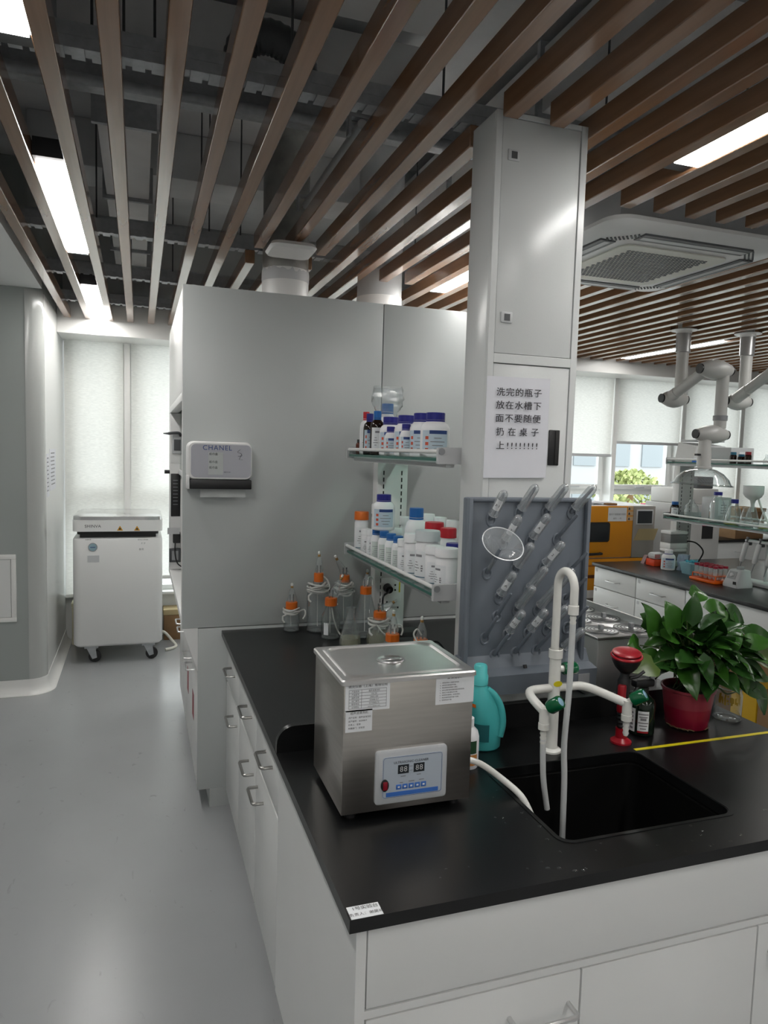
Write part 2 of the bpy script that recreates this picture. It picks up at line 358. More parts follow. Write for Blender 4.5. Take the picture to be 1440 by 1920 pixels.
# window wall : sill wall, posts, lintel
wl = MB().box((-0.605, YB, 0), (XR, YB+0.25, 0.38)).box((-0.605, YB, 2.66), (XR, YB+0.25, CEIL))
struct('wall_back', wl, wallm, 'low white wall under the windows', 'wall')
struct('trim_3', MB().box((-0.60, 6.53, 0.38), (XR, YB+0.25, 0.405), 0.004), trimm, 'white window sill board', 'sill')
def window(n, x0, x1, zs, label, sash=True):
    w = thing('window_%d' % n, label, 'window', ((x0+x1)/2, YB+0.06, 0.405), kind='structure')
    b = MB(); f = 0.03
    for a, c in (((x0, 0.405), (x0+f, 2.66)), ((x1-f, 0.405), (x1, 2.66)), ((x0+f, 0.405), (x1-f, 0.45)), ((x0+f, 2.615), (x1-f, 2.66))): b.box((a[0], YB+0.03, a[1]), (c[0], YB+0.10, c[1]), 0.004)
    for z in zs: b.box((x0+f, YB+0.03, z-0.03), (x1-f, YB+0.10, z+0.03), 0.004)
    fr = b.done('frame', framew, w)
    zz = [0.45]+[z for z in zs]+[2.615]
    for i in range(len(zz)-1):
        MB().box((x0+f, YB+0.062, zz[i]+(0.03 if i else 0)), (x1-f, YB+0.068, zz[i+1]-(0.03 if i < len(zz)-2 else 0))).done('pane', pane, w)
    if sash:
        b = MB()
        a0, a1, c0, c1 = x0+f, x1-f, zs[0]+0.03, 2.615
        for a, c in (((a0, c0), (a0+0.05, c1)), ((a1-0.05, c0), (a1, c1)), ((a0+0.05, c0), (a1-0.05, c0+0.05)), ((a0+0.05, c1-0.05), (a1-0.05, c1))): b.box((a[0], YB+0.005, a[1]), (c[0], YB+0.045, c[1]), 0.004)
        s_ = b.done('sash', framew, w)
        MB().box(((a0+a1)/2-0.06, YB-0.02, c0+0.015), ((a0+a1)/2+0.06, YB+0.006, c0+0.03), 0.004).done('handle', lgrey, w)
    return w
xs = [-0.605, -0.10, 0.72, 1.55, 2.40, 3.22, 4.03, 4.82, 5.72, 6.55, 7.4, XR]
for i in range(len(xs)-1):
    op = i in (6, 7)
    window(i+1, xs[i]+0.012, xs[i+1]-0.012, [1.33] if i >= 5 else [1.25], ('tall white-framed window beside the column', 'tall white-framed window behind the steel-lidded sterilizer', 'tall white-framed window behind the fume hoods', 'tall white-framed window behind the hood, second bay', 'tall white-framed window behind the service column', 'tall white-framed window left of the drying rack top', 'white-framed window at the oven with its blind drawn two thirds', 'white-framed window with half drawn blind, a tree outside', 'white-framed window behind the shelf of glassware', 'white-framed window behind the white funnel', 'white-framed window at the far end of the wall')[i])
    # roller blinds
posts = MB()
for x in xs[1:-1]: posts.box((x-0.024, 6.47, 0.405), (x+0.024, 6.505, 2.545)).box((x-0.012, 6.505, 0.405), (x+0.012, YB+0.03, 2.545))
struct('trim_4', posts, framew, 'white mullions between the window bays', 'mullion')
blinds = [(0, 0.42, 'pale roller blind pulled down beside the column'), (1, 0.56, 'pale roller blind pulled down behind the steel-lidded sterilizer'), (2, 0.6, 'pale roller blind behind the near fume hood'), (3, 0.6, 'pale roller blind behind the hoods, second bay'), (4, 0.6, 'pale roller blind hidden behind the service column'), (5, 1.6, 'pale roller blind left of the drying rack top'), (6, 1.74, 'pale roller blind pulled two thirds down beside the service column'), (7, 1.885, 'pale roller blind pulled half down with the tree outside'), (8, 0.75, 'pale roller blind behind the shelf of glassware'), (9, 0.7, 'pale roller blind behind the white funnel'), (10, 0.7, 'pale roller blind in the last window bay')]
for i, zb, lab in blinds:
    x0, x1 = xs[i]+0.03, xs[i+1]-0.03
    if i == 0: x0 = -0.59
    t = thing('roller_blind', lab, 'blind', ((x0+x1)/2, 6.49, zb), group='roller blinds')
    n = 12; b = MB()
    rows = [[V(x0+(x1-x0)*k/n, 6.49+0.004*math.sin(k*1.3+i), z) for k in range(n+1)] for z in (zb, 2.56)]
    b.loft(rows, close=False); fb = b.done('fabric', blindm, t)
    rbox('bottom_rail', (x0, 6.481, zb-0.03), (x1, 6.499, zb), lgrey if i > 5 else trimm, t, 0.004)
    MB().cyl((x0, 6.49, 2.575), (x1, 6.49, 2.575), 0.022, n=12).done('roller_tube', lgrey, t)

# ------------------------------------------------------------------ slat ceiling (parts of the ceiling)
P, SW = 0.153, 0.05
AC = (1.755, 2.70, 2.42, 3.37)
ducts = [(0.705, 3.70, 0.118), (1.343, 4.10, 0.134)]
armpts = [(3.807, 4.365), (4.317, 4.272)]
cache = {}
def slat(x, y0, y1):
    L = round(y1-y0, 3)
    if L < 0.05: return
    if L not in cache:
        b = MB().box((0, 0, 0), (SW, L, SZ1-SZ0), 0.003, 1); cache[L] = b.done('slat', wood, ceil)
        o = cache[L]
    else:
        o = cache[L].copy(); COL.objects.link(o)
    o.location = (x, y0, SZ0)
for k in range(-10, 46):
    x = 0.979+P*k
    if x < -0.58 or x > 7.9: continue
    cuts = []
    if x+SW > 0.965 and x < 1.27: cuts.append((1.905, 2.12))
    if x+SW > AC[0]-0.01 and x < AC[1]+0.01: cuts.append((AC[2]-0.03, AC[3]+0.03))
    for cx, cy, r in ducts:
        if x+SW > cx-r-0.02 and x < cx+r+0.02: cuts.append((cy-r-0.03, cy+r+0.03))
    for cx, cy in armpts:
        if x+SW > cx-0.05 and x < cx+0.05: cuts.append((cy-0.06, cy+0.06))
    y = YREAR+0.02
    for a, c in sorted(cuts): slat(x, y, a); y = c
    slat(x, y, 6.09)
# perforated carriers above the slats
for yc in (-2.0, -0.6, 0.9, 2.16, 3.89, 4.86, 5.76):
    b = MB().box((-0.60, yc-0.02, 2.735), (7.9, yc+0.02, 2.742)).box((-0.60, yc-0.022, 2.735), (7.9, yc-0.018, 2.79)).box((-0.60, yc+0.018, 2.735), (7.9, yc+0.022, 2.765))
    b.box((-0.60, yc-0.024, 2.765), (7.9, yc-0.0221, 2.80))
    x = -0.58
    while x < 7.8: b.box((x, yc-0.034, 2.7295), (x+0.034, yc+0.030, 2.7345)); x += 0.051
    b.done('carrier_rail', zinc, ceil, 'perforated galvanised carrier rail')
# linear lamps set in the gaps between slats
def lamp(x0, y0, L, lab, group='linear ceiling lamps'):
    x1 = x0+P-SW; t = thing('linear_lamp', lab, 'lamp', ((x0+x1)/2, y0+L/2, SZ0), group=group)
    rbox('housing', (x0+0.002, y0-0.07, SZ0+0.012), (x1-0.002, y0+L+0.07, SZ0+0.075), blk, t)
    rbox('diffuser', (x0+0.004, y0, SZ0+0.001), (x1-0.004, y0+L, SZ0+0.0115), lampm, t)
gapx = lambda k: 0.979+P*k+SW
for x, name in ((gapx(-9), 'a'), (gapx(4), 'b'), (gapx(22), 'c')):
    for j, y0 in enumerate((-3.3, -1.27, 0.79, 2.85, 4.91)):
        if name == 'c': y0 -= 0.22
        lab = {'a': ['over the aisle far behind the viewer', 'over the aisle just behind the viewer', 'over the aisle at the top left corner', 'over the aisle in front of the column', 'over the aisle nearest the window pelmet'],
               'b': ['behind the viewer over the sink bench', 'just behind the viewer over the sink bench', 'above the sink bench right of the service column', 'beside the ceiling cassette, partly behind the service column', 'behind the fume hoods'],
               'c': ['over the far bench at the rear wall', 'over the far bench behind the viewer', 'over the far bench level with the sink', 'over the far bench in front of the extraction arms', 'over the far bench by the windows, behind the extraction arm']}[name][j]
        lamp(x, y0, 1.19, 'bright white linear ceiling lamp '+lab)

# ------------------------------------------------------------------ things in the ceiling void
def duct_thing(name, lab, cat, a, c, m, flanges=(), axis='y'):
    t = thing(name, lab, cat, ((a[0]+c[0])/2, (a[1]+c[1])/2, a[2])); rbox('trunk', a, c, m, t, 0.004)
    for f in flanges:
        if axis == 'y': rbox('flange', (a[0]-0.02, f-0.012, a[2]-0.02), (c[0]+0.02, f+0.012, c[2]+0.02), zinc, t)
        else: rbox('flange', (f-0.012, a[1]-0.02, a[2]-0.02), (f+0.012, c[1]+0.02, c[2]+0.02), zinc, t)
    return t
duct_thing('air_duct', 'narrow pale duct running away above the aisle slats', 'duct', (-0.17, 3.32, 3.05), (0.05, 6.5, 3.2), ductm, (3.33, 4.3, 5.4))
duct_thing('air_duct', 'wide pale duct crossing above the aisle slats', 'duct', (-0.58, 3.02, 3.22), (1.15, 3.30, 3.44), ductm, (-0.3, 0.4), 'x')
duct_thing('air_duct', 'broad grey duct above the slats over the shelf', 'duct', (1.56, 1.0, 3.10), (2.2, 4.42, 3.36), ductm, (1.8, 2.7, 3.6))
duct_thing('air_duct', 'grey duct above the slats over the wide aisle', 'duct', (3.0, 0.5, 3.10), (3.7, 4.42, 3.36), ductm, (1.8, 2.7, 3.6))
duct_thing('air_duct', 'dark grey duct above the slats near the service column', 'duct', (0.55, 0.6, 3.12), (1.05, 2.40, 3.4), ductm, (0.8, 2.0))
t = thing('concrete_beam', 'grey concrete beam crossing the ceiling void near the windows', 'beam', (3.0, 4.6, 3.1)); rbox('beam', (-0.58, 4.45, 3.24), (XR, 4.8, CEIL), plenum, t, 0.01)
t = thing('cable_tray', 'dark flanged steel cable tray crossing above the slats', 'cable tray', (2.0, 2.86, 2.98))
rbox('tray', (-0.58, 2.80, 2.98), (6.5, 2.95, 2.99), zinc, t); rbox('side_flange', (-0.58, 2.80, 2.99), (6.5, 2.806, 3.07), zinc, t); rbox('side_flange', (-0.58, 2.944, 2.99), (6.5, 2.95, 3.07), zinc, t)
for i, (y, z, r, lab) in enumerate([(2.76, 2.94, 0.02, 'steel conduit just in front of the cable tray'), (4.30, 2.90, 0.016, 'thin steel conduit crossing mid way along the void'), (4.38, 2.94, 0.02, 'steel conduit crossing mid way, thicker one'), (5.3, 2.9, 0.018, 'steel conduit crossing near the windows')]):
    t = thing('conduit_pipe', lab, 'pipe', (2.9, y, z), group='conduits in the ceiling void')
    MB().cyl((-0.58, y, z), (3.6, y, z), r, n=10).done('pipe', zinc, t)
    for xx in (0.3, 1.9): rbox('clip', (xx, y-r-0.006, z-r-0.004), (xx+0.03, y+r+0.006, z+r+0.03), mgrey, t)
t = thing('conduit_bundle', 'pair of white conduits running away above the slats left of the shelf', 'pipe', (0.75, 3.0, 2.9))
for xx in (0.74, 0.80): MB().cyl((xx, 2.5, 2.84), (xx, 3.4, 2.84), 0.019, n=10).done('pipe', lgrey, t)
for yy in (2.5, 3.35): MB().box((0.70, yy, 2.862), (0.84, yy+0.03, 2.872)).box((0.69, yy, 2.80), (0.70, yy+0.03, 2.872)).done('bracket', zinc, t)
t = thing('flexible_hose', 'ribbed silver flexible duct hanging at the corridor edge', 'duct', (-0.5, 2.6, 2.9))
MB().tube([(-0.50, 1.6, 3.0), (-0.50, 1.9, 2.90), (-0.5, 2.2, 2.87), (-0.49, 2.45, 2.9), (-0.5, 2.62, 3.05)], [0.07+0.006*(i % 2) for i in range(41)], 12, sub=10).done('hose', lgrey, t)
t = thing('flexible_hose', 'dark bent flexible duct above the slats left of the shelf', 'duct', (0.45, 2.9, 3.0))
MB().tube([(0.33, 2.70, 3.06), (0.36, 2.69, 3.14), (0.45, 2.68, 3.16), (0.54, 2.69, 3.12), (0.58, 2.7, 3.02)], [0.055+0.004*(i % 2) for i in range(33)], 12, sub=8).done('hose', dgrey, t)
rodm = None
for i, (x, y) in enumerate([(-0.12, 2.16), (-0.04, 2.16), (0.04, 2.18), (0.10, 2.2), (0.28, 2.2), (0.42, 2.16), (0.30, 3.89), (0.34, 3.89), (-0.2, 3.89), (-0.05, 4.86), (0.5, 3.89), (0.9, 2.16), (1.5, 2.16), (2.1, 2.16), (0.2, 4.86), (1.48, 3.89)]):
    if i == 0: o = MB().cyl((0, 0, 0), (0, 0, CEIL-2.79), 0.004, n=6).done('hanger_rod', dgrey); rodm = o
    else: o = rodm.copy(); COL.objects.link(o)
    o.location = (x, y, 2.79); tag(o, 'thin dark threaded hanger rod in the ceiling void', 'rod', 'hanger rods')
# ceiling cassette
ax0, ax1, ay0, ay1 = AC
t = thing('ceiling_cassette', 'white square ceiling air-conditioning cassette with pale grille', 'air conditioner', ((ax0+ax1)/2, (ay0+ay1)/2, 2.62))
def rrect(x0, x1, y0, y1, r, z, n=5):
    p = []
    for cx, cy, a0 in ((x1-r, y1-r, 0), (x0+r, y1-r, PI/2), (x0+r, y0+r, PI), (x1-r, y0+r, 1.5*PI)):
        for i in range(n+1): a = a0+PI/2*i/n; p.append(V(cx+r*math.cos(a), cy+r*math.sin(a), z))
    return p
MB().loft([rrect(ax0, ax1, ay0, ay1, 0.09, 2.655), rrect(ax0, ax1, ay0, ay1, 0.09, 2.64), rrect(ax0+0.03, ax1-0.03, ay0+0.03, ay1-0.03, 0.07, 2.615), rrect(ax0+0.17, ax1-0.17, ay0+0.17, ay1-0.17, 0.06, 2.607)]).done('panel', white2, t)
rbox('housing', (ax0+0.06, ay0+0.06, 2.656), (ax1-0.06, ay1-0.06, 2.95), lgrey, t)
g0, g1, h0, h1 = ax0+0.19, ax1-0.19, ay0+0.19, ay1-0.19
MB().loft([rrect(g0, g1, h0, h1, 0.05, 2.606), rrect(g0, g1, h0, h1, 0.05, 2.600)]).done('intake_panel', mat('intake_cream', (0.72, 0.72, 0.64), 0.4), t)
b = MB(); N = 21
for i in range(N):
    for j in range(N):
        cx = g0+0.07+(g1-g0-0.14)*(i+0.5*(j % 2))/(N-0.5); cy = h0+0.07+(h1-h0-0.14)*j/(N-1)
        b.loft([[V(cx+0.0098*math.cos(a), cy+0.0098*math.sin(a), z) for a in [PI/3*k for k in range(6)]] for z in (2.600, 2.5985)])
o = b.done('intake_hole', dgrey, t); o['kind'] = 'stuff'
for (x0, y0, x1, y1) in ((ax0+0.16, ay0+0.065, ax1-0.16, ay0+0.14), (ax0+0.16, ay1-0.14, ax1-0.16, ay1-0.065), (ax0+0.065, ay0+0.16, ax0+0.14, ay1-0.16), (ax1-0.14, ay0+0.16, ax1-0.065, ay1-0.16)):
    rbox('outlet_slot', (x0+(0.03 if x1-x0 > y1-y0 else 0), y0+(0 if x1-x0 > y1-y0 else 0.03), 2.6045), (x1-(0.03 if x1-x0 > y1-y0 else 0), y1-(0 if x1-x0 > y1-y0 else 0.03), 2.618), dgrey, t)
    if x1-x0 > y1-y0: rbox('louvre', (x0+0.04, y0+0.025, 2.603), (x1-0.04, y0+0.055, 2.606), lgrey, t)
    else: rbox('louvre', (x0+0.025, y0+0.04, 2.603), (x0+0.055, y1-0.04, 2.606), lgrey, t)
b = MB()
for sx, sy in ((0, 0), (1, 0), (0, 1), (1, 1)):
    cx = ax0+0.14 if sx == 0 else ax1-0.14; cy = ay0+0.14 if sy == 0 else ay1-0.14
    for i in range(9):
        for j in range(3):
            u = (i-4)*0.016; w = (j-1)*0.016; s_ = 1 if sx == sy else -1
            b.cyl((cx+(u+s_*0)*0.7+w*0.7*s_*-1*(-1), cy-u*0.7*s_+w*0.7, 2.612), (cx+u*0.7+w*0.7*s_, cy-u*0.7*s_+w*0.7, 2.606), 0.0045, n=6)
b.done('speaker_hole', dgrey, t)['kind'] = 'stuff'

# ================================================================== island bench with sink
BX0, BX1, BY0, BY1, BZ = 0.36, 1.905, 1.172, 3.318, 0.85
FX = 0.385      # left cabinet faces
FY = 1.195      # front cabinet face
# worktop with sink hole
wt = thing('worktop', 'black resin worktop of the sink bench with upstand', 'worktop', ((BX0+BX1)/2, 2.2, BZ-0.026))
SX0, SX1, SY0, SY1 = 0.89, 1.365, 1.293, 1.662
def hole_slab(x0, x1, y0, y1, hx0, hx1, hy0, hy1, r, z0, z1, m, parent, name):
    b = bmesh.new(); n = 5
    out = [V(x0, y0, 0), V(x1, y0, 0), V(x1, y1, 0), V(x0, y1, 0)]
    quad = lambda k: [p for p in rrect(hx0, hx1, hy0, hy1, r, 0, n)]
    h = quad(0); N = len(h)   # starts at right/top corner going ccw
    for z, flip in ((z1, False), (z0, True)):
        H = [b.verts.new((p.x, p.y, z)) for p in h]
        O = {k: b.verts.new((*k, z)) for k in ((x0, y0), (x1, y0), (x1, y1), (x0, y1))}
        groups = [(x1, y1), (x0, y1), (x0, y0), (x1, y0)]
        per = n+1
        for gi, g in enumerate(groups):
            seg = H[gi*per:(gi+1)*per]
            f = [O[g]]+list(seg[::-1]); b.faces.new(f if flip else f[::-1])
            nx = groups[(gi+1) % 4]; s2 = H[((gi+1)*per) % N]
            f = [O[g], seg[-1], s2, O[nx]]; b.faces.new(f if flip else f[::-1])
    bmesh.ops.remove_doubles(b, verts=b.verts, dist=1e-6)
    be = [e for e in b.edges if e.is_boundary]; b.verts.ensure_lookup_table()
    top = {(round(v.co.x, 5), round(v.co.y, 5)): v for v in b.verts if abs(v.co.z-z1) < 1e-6}; bot = {(round(v.co.x, 5), round(v.co.y, 5)): v for v in b.verts if abs(v.co.z-z0) < 1e-6}
    for e in be:
        a, c = e.verts
        if abs(a.co.z-z1) < 1e-6:
            try: b.faces.new((a, c, bot[(round(c.co.x, 5), round(c.co.y, 5))], bot[(round(a.co.x, 5), round(a.co.y, 5))]))
            except Exception: pass
    q = MB(); q.b.free(); q.b = b
    return q.done(name, m, parent, smooth=30)
hole_slab(BX0, BX1, BY0, BY1, SX0, SX1, SY0, SY1, 0.03, BZ-0.026, BZ, blackres, wt, 'slab')
# sink bowl
h_o = rrect(SX0-0.004, SX1+0.004, SY0-0.004, SY1+0.004, 0.034, 0)
ringz = lambda pts, z, s=1.0: [V((SX0+SX1)/2+(p.x-(SX0+SX1)/2)*s, (SY0+SY1)/2+(p.y-(SY0+SY1)/2)*s, z) for p in pts]
MB().loft([ringz(h_o, BZ-0.0262), ringz(h_o, BZ-0.034), ringz(h_o, BZ-0.036, 0.985), ringz(h_o, 0.60, 0.96), ringz(h_o, 0.575, 0.90), ringz(h_o, 0.57, 0.1)], cap0=False).done('sink_bowl', sinkm, wt, 'black sink bowl', smooth=50)
MB().loft([rrect(SX0-0.012, SX1+0.012, SY0-0.012, SY1+0.012, 0.036, BZ), rrect(SX0-0.012, SX1+0.012, SY0-0.012, SY1+0.012, 0.036, BZ+0.0016), rrect(SX0-0.002, SX1+0.002, SY0-0.002, SY1+0.002, 0.032, BZ+0.0016), rrect(SX0, SX1, SY0, SY1, 0.03, BZ-0.006)], cap0=False, cap1=False).done('sink_rim', blackres, wt)
# upstand across the bench
UY0, UY1, UH = 1.915, 1.935, 0.075
poly = [V(BX0+0.002, UY0, BZ)]
for i in range(7): a = PI-PI/2*i/6; poly.append(V(BX0+0.052+0.05*math.cos(a), UY0, BZ+UH-0.05+0.05*math.sin(a)))
poly += [V(BX1-0.002, UY0, BZ+UH), V(BX1-0.002, UY0, BZ)]
MB().prism(poly, (0, UY1-UY0, 0)).done('upstand', blackres, wt, smooth=50)
# sticker and yellow tape
st = plate('sticker', at_z(684, 1708, BZ), (1, 0, 0), (0, 1, 0), 0.062, 0.036, labelw, wt, 0.0006, label='white label sticker on the worktop corner')
c = at_z(684, 1708, BZ)
text('1号实验台', 0.0115, c+V(0.003, 0.009, 0.0006), (1, 0, 0), (0, 1, 0), ink, st)
text('负责人：谢昊峰', 0.0095, c+V(0.001, -0.008, 0.0006), (1, 0, 0), (0, 1, 0), ink, st)
MB().box((1.372, 1.662, BZ), (BX1-0.004, 1.675, BZ+0.0008)).done('tape', yellow, wt, 'strip of yellow marking tape')
# water drops
b = MB(); rg = random.Random(3)
for i in range(46):
    x, y = rg.uniform(0.55, 1.6), rg.uniform(1.185, 1.285)
    if i > 34: x, y = rg.uniform(0.77, 0.88), rg.uniform(1.3, 1.6)
    r = rg.uniform(0.0015, 0.005); b.lathe([(r, 0), (r*0.9, r*0.12), (r*0.5, r*0.22), (0.0001, r*0.25)], (x, y, BZ), 8, ex=rg.uniform(0.6, 1.5))
o = b.done('water_drop', glassmat('water', body=0.02, edge=0.5), wt); o['kind'] = 'stuff'

# cabinet units along the left side
def unit(y0, y1, lab, hd, hdoor):
    t = thing('base_cabinet', lab, 'cabinet', (0.65, (y0+y1)/2, 0), group='base cabinets along the aisle')
    rbox('body', (FX+0.02, y0+0.001, 0.075), (1.10, y1-0.001, BZ-0.027), white, t)
    rbox('plinth', (FX+0.07, y0+0.001, 0), (1.08, y1-0.001, 0.074), dgrey, t)
    d = rbox('drawer', (FX, y0+0.003, 0.617), (FX+0.0195, y1-0.003, 0.815), white, t, 0.002)
    dhandle(d, (FX, hd, 0.725), (0, 1, 0), (-1, 0, 0), 0.12, 0.036, 0.0055, handlem)
    d = rbox('door', (FX, y0+0.003, 0.082), (FX+0.0195, y1-0.003, 0.607), white, t, 0.002)
    dhandle(d, (FX, hdoor, 0.535), (0, 1, 0), (-1, 0, 0), 0.12, 0.036, 0.0055, handlem)
unit(2.868, 3.312, 'white base cabinet at the aisle, next to the fume hood', 3.07, 2.994)
unit(2.422, 2.866, 'white base cabinet at the aisle, middle of three', 2.586, 2.53)
unit(2.002, 2.420, 'white base cabinet at the aisle, next to the blank sink panel', 2.16, 2.313)
# sink cabinet
t = thing('sink_cabinet', 'white sink cabinet at the near end of the island bench', 'cabinet', (1.13, 1.6, 0))
b = MB().box((FX, FY+0.02, 0.075), (FX+0.02, 2.0, BZ-0.027)).box((1.86, FY+0.02, 0.075), (1.88, 2.0, BZ-0.027)).box((FX+0.02, FY+0.02, 0.075), (1.86, 2.0, 0.095)).box((FX+0.02, 1.98, 0.095), (1.86, 2.0, BZ-0.027))
b.done('body', white, t)
b = MB().box((FX-0.004, FY, 0.075), (0.401, FY+0.0195, BZ-0.027)).box((1.864, FY, 0.075), (1.884, FY+0.0195, BZ-0.027)).box((0.401, FY, 0.629), (1.864, FY+0.0195, 0.645)); b.done('front_frame', white, t)
rbox('plinth', (FX+0.07, FY+0.07, 0), (1.82, 1.95, 0.074), dgrey, t)
rbox('false_drawer', (0.404, FY+0.001, 0.648), (1.861, FY+0.0195, BZ-0.028), white, t, 0.0015)
for x0, x1, hx in ((0.404, 0.879, 0.782), (0.883, 1.359, None), (1.363, 1.861, 1.47)):
    d = rbox('door', (x0, FY, 0.082), (x1, FY+0.0195, 0.625), white, t, 0.002)
    if hx: dhandle(d, (hx, FY, 0.556), (1, 0, 0), (0, -1, 0), 0.14, 0.04, 0.0055)
# right half of the island
t = thing('base_cabinet', 'white base cabinet on the far side of the island under the steel water bath', 'cabinet', (1.5, 2.6, 0), group='base cabinets along the aisle')
rbox('body', (1.11, 2.002, 0.075), (1.86, 3.312, BZ-0.027), white, t); rbox('plinth', (1.11, 2.05, 0), (1.8, 3.3, 0.074), dgrey, t)
for y0, y1 in ((2.005, 2.655), (2.66, 3.309)):
    d = rbox('door', (1.8605, y0, 0.082), (1.88, y1, 0.815), white, t, 0.002); dhandle(d, (1.88, (y0+y1)/2, 0.7), (0, 1, 0), (1, 0, 0), 0.12, 0.04)

# ------------------------------------------------------------------ service column
PX0, PX1, PY0, PY1, PTOP = 0.977, 1.286, 1.9355, 2.092, 2.695
sc = thing('service_column', 'tall white metal service column rising from bench to ceiling', 'column', (1.13, 2.0, BZ))
b = MB().box((PX0, PY0+0.016, BZ+0.0005), (PX1, PY1, PTOP), 0.002)
b.done('body', colm, sc)
D0, D1 = PX0+0.021, PX1-0.022
zt = at_y(975, 222, PY0).z; zm0 = at_y(928, 661.6, PY0).z; zm1 = at_y(928.5, 679.4, PY0).z
b = MB()
for a, c in (((PX0, BZ+UH+0.002), (D0, PTOP)), ((D1, BZ+UH+0.002), (PX1, PTOP)), ((D0, zm1), (D1, zm0)), ((D0, zt), (D1, PTOP)), ((D0, BZ+UH+0.002), (D1, 1.0))): b.box((a[0], PY0, a[1]), (c[0], PY0+0.0158, c[1]), 0.001, 1)
b.done('front_frame', colm, sc)
ud = rbox('door', (D0+0.002, PY0+0.003, zm0+0.002), (D1-0.002, PY0+0.0158, zt-0.002), colm, sc, 0.001, 'upper door with two small latches')
for px, py in ((964, 291), (950, 595)):
    c = at_y(px, py, PY0); la = rbox('latch', (c.x-0.019, PY0-0.002, c.z-0.016), (c.x+0.019, PY0+0.003, c.z+0.016), lgrey, ud, 0.002)
    MB().box((c.x-0.009, PY0-0.003, c.z-0.010), (c.x+0.010, PY0-0.0022, c.z+0.010)).done('latch_recess', dgrey, sc)
ld = rbox('door', (D0+0.002, PY0+0.003, 1.002), (D1-0.002, PY0+0.0158, zm1-0.003), colm, sc, 0.001, 'lower door with black grip slot')
p = at_y(1030, 806, PY0); q = at_y(1049, 873, PY0); sx0 = (at_y(1030, 806, PY0).x+at_y(1027, 873, PY0).x)/2
rbox('grip_slot', (sx0, PY0-0.001, q.z), (sx0+0.038, PY0+0.003, p.z), blk, ld, 0.002); rbox('grip_bar', (sx0+0.022, PY0-0.003, q.z+0.004), (sx0+0.036, PY0-0.0012, p.z-0.004), blkm, sc, 0.001)
# notice taped to the column
nt = thing('notice_sheet', 'white A4 notice with large black Chinese characters on the service column', 'paper', (1.08, PY0-0.002, 1.70))
tl, tr, bl, br = at_y(912.3, 704.7, PY0), at_y(1030.5, 711, PY0), at_y(904.2, 895.7, PY0), at_y(1021.8, 896, PY0)
n = 10; b = MB(); rg = random.Random(5)
rows = []
for j in range(n+1):
    v = j/n; row = []
    for i in range(n+1):
        u = i/n; p = tl.lerp(tr, u).lerp(bl.lerp(br, u), v)
        row.append(V(p.x, PY0-0.0035-0.0028*abs(math.sin(u*5+v*4+math.sin(v*9)))*(0.4+0.6*v), p.z))
    rows.append(row)
b.loft(rows, close=False); sh = b.done('sheet', paper, nt, smooth=60)
rt = (tr-tl).normalized(); upv = (tl-bl).normalized(); Wd = (tr-tl).length; Hd = (tl-bl).length
for i, (s, v) in enumerate((('洗完的瓶子', 0.157), ('放在水槽下', 0.285), ('面不要随便', 0.414), ('扔 在 桌 子', 0.548), ('上!!!!!!!!', 0.683))):
    c = tl+rt*(Wd*0.50)-upv*(Hd*v); c.y = PY0-0.0085
    text(s, 0.0265, c, (1, 0, rt.z), (upv.x, 0, 1), ink, nt, spacing=1.13 if i < 4 else 1.42, wide=1.12 if i != 3 else 1.06)
    text(s, 0.0265, c+V(0.0007, -0.0002, 0.0003), (1, 0, rt.z), (upv.x, 0, 1), ink, nt, spacing=1.13 if i < 4 else 1.42, wide=1.12 if i != 3 else 1.06)
# ------------------------------------------------------------------ drying rack on the column
RY = 1.905
rk = thing('drying_rack', 'grey-blue plastic glassware drying rack with slanted pegs on the service column', 'rack', (1.12, RY, 0.99))
rx0, rx1, rz0, rz1 = 0.914, 1.335, 1.02, 1.572
b = MB().box((rx0, RY, rz0), (rx1, RY+0.0295, rz1), 0.006); b.done('back_board', rackm, rk)
b = MB().box((rx0, RY-0.018, rz0), (rx0+0.014, RY+0.001, rz1), 0.004).box((rx1-0.014, RY-0.018, rz0), (rx1, RY+0.001, rz1), 0.004).box((rx0+0.014, RY-0.012, rz1-0.012), (rx1-0.014, RY+0.001, rz1), 0.004); b.done('rim', rackm, rk)
poly = [V(rx0-0.006, RY+0.0295, 0.985), V(rx0-0.006, RY-0.06, 0.985), V(rx0-0.006, RY-0.065, 1.045), V(rx0-0.006, RY-0.055, 1.048), V(rx0-0.006, RY-0.02, 1.055), V(rx0-0.006, RY, 1.09), V(rx0-0.006, RY+0.0295, 1.09)]
MB().prism(poly, (rx1-rx0+0.024, 0, 0)).done('drip_tray', rackm, rk)
rbox('model_plate', (1.285, RY-0.0665, 0.995), (1.325, RY-0.0625, 1.03), mgrey, rk)
MB().cyl((1.115, RY-0.03, 1.062), (1.115, RY-0.034, 1.052), 0.006, n=10).done('drain_hole', blk, rk)
for px, py in ((906, 1247), (1035, 932), (872, 1160), (1090, 1145)):
    c = at_y(px, py, RY); MB().lathe([(0.005, 0), (0.004, 0.003), (0.0001, 0.004)], (c.x, RY-0.002 if py > 1000 or py < 940 else RY, c.z), 10, M=Matrix.Rotation(PI/2, 3, 'X')).done('screw', steel2, rk)
PEGS = [(350, 405, 2), (580, 355, 1), (800, 350, 1), (1010, 350, 1), (455, 600, 2), (670, 585, 2), (890, 565, 0), (320, 845, 3), (548, 815, 1), (775, 800, 2), (415, 1045, 2), (650, 1000, 1), (850, 1010, 1), (965, 860, 0), (400, 1195, 0), (560, 1150, 1), (730, 1145, 1), (300, 1375, 0), (482, 1345, 2), (652, 1335, 2), (805, 1305, 1), (960, 1060, 0), (380, 1515, 0), (550, 1495, 0), (720, 1475, 0), (970, 1290, 0), (925, 1480, 1)]
ntube = 0
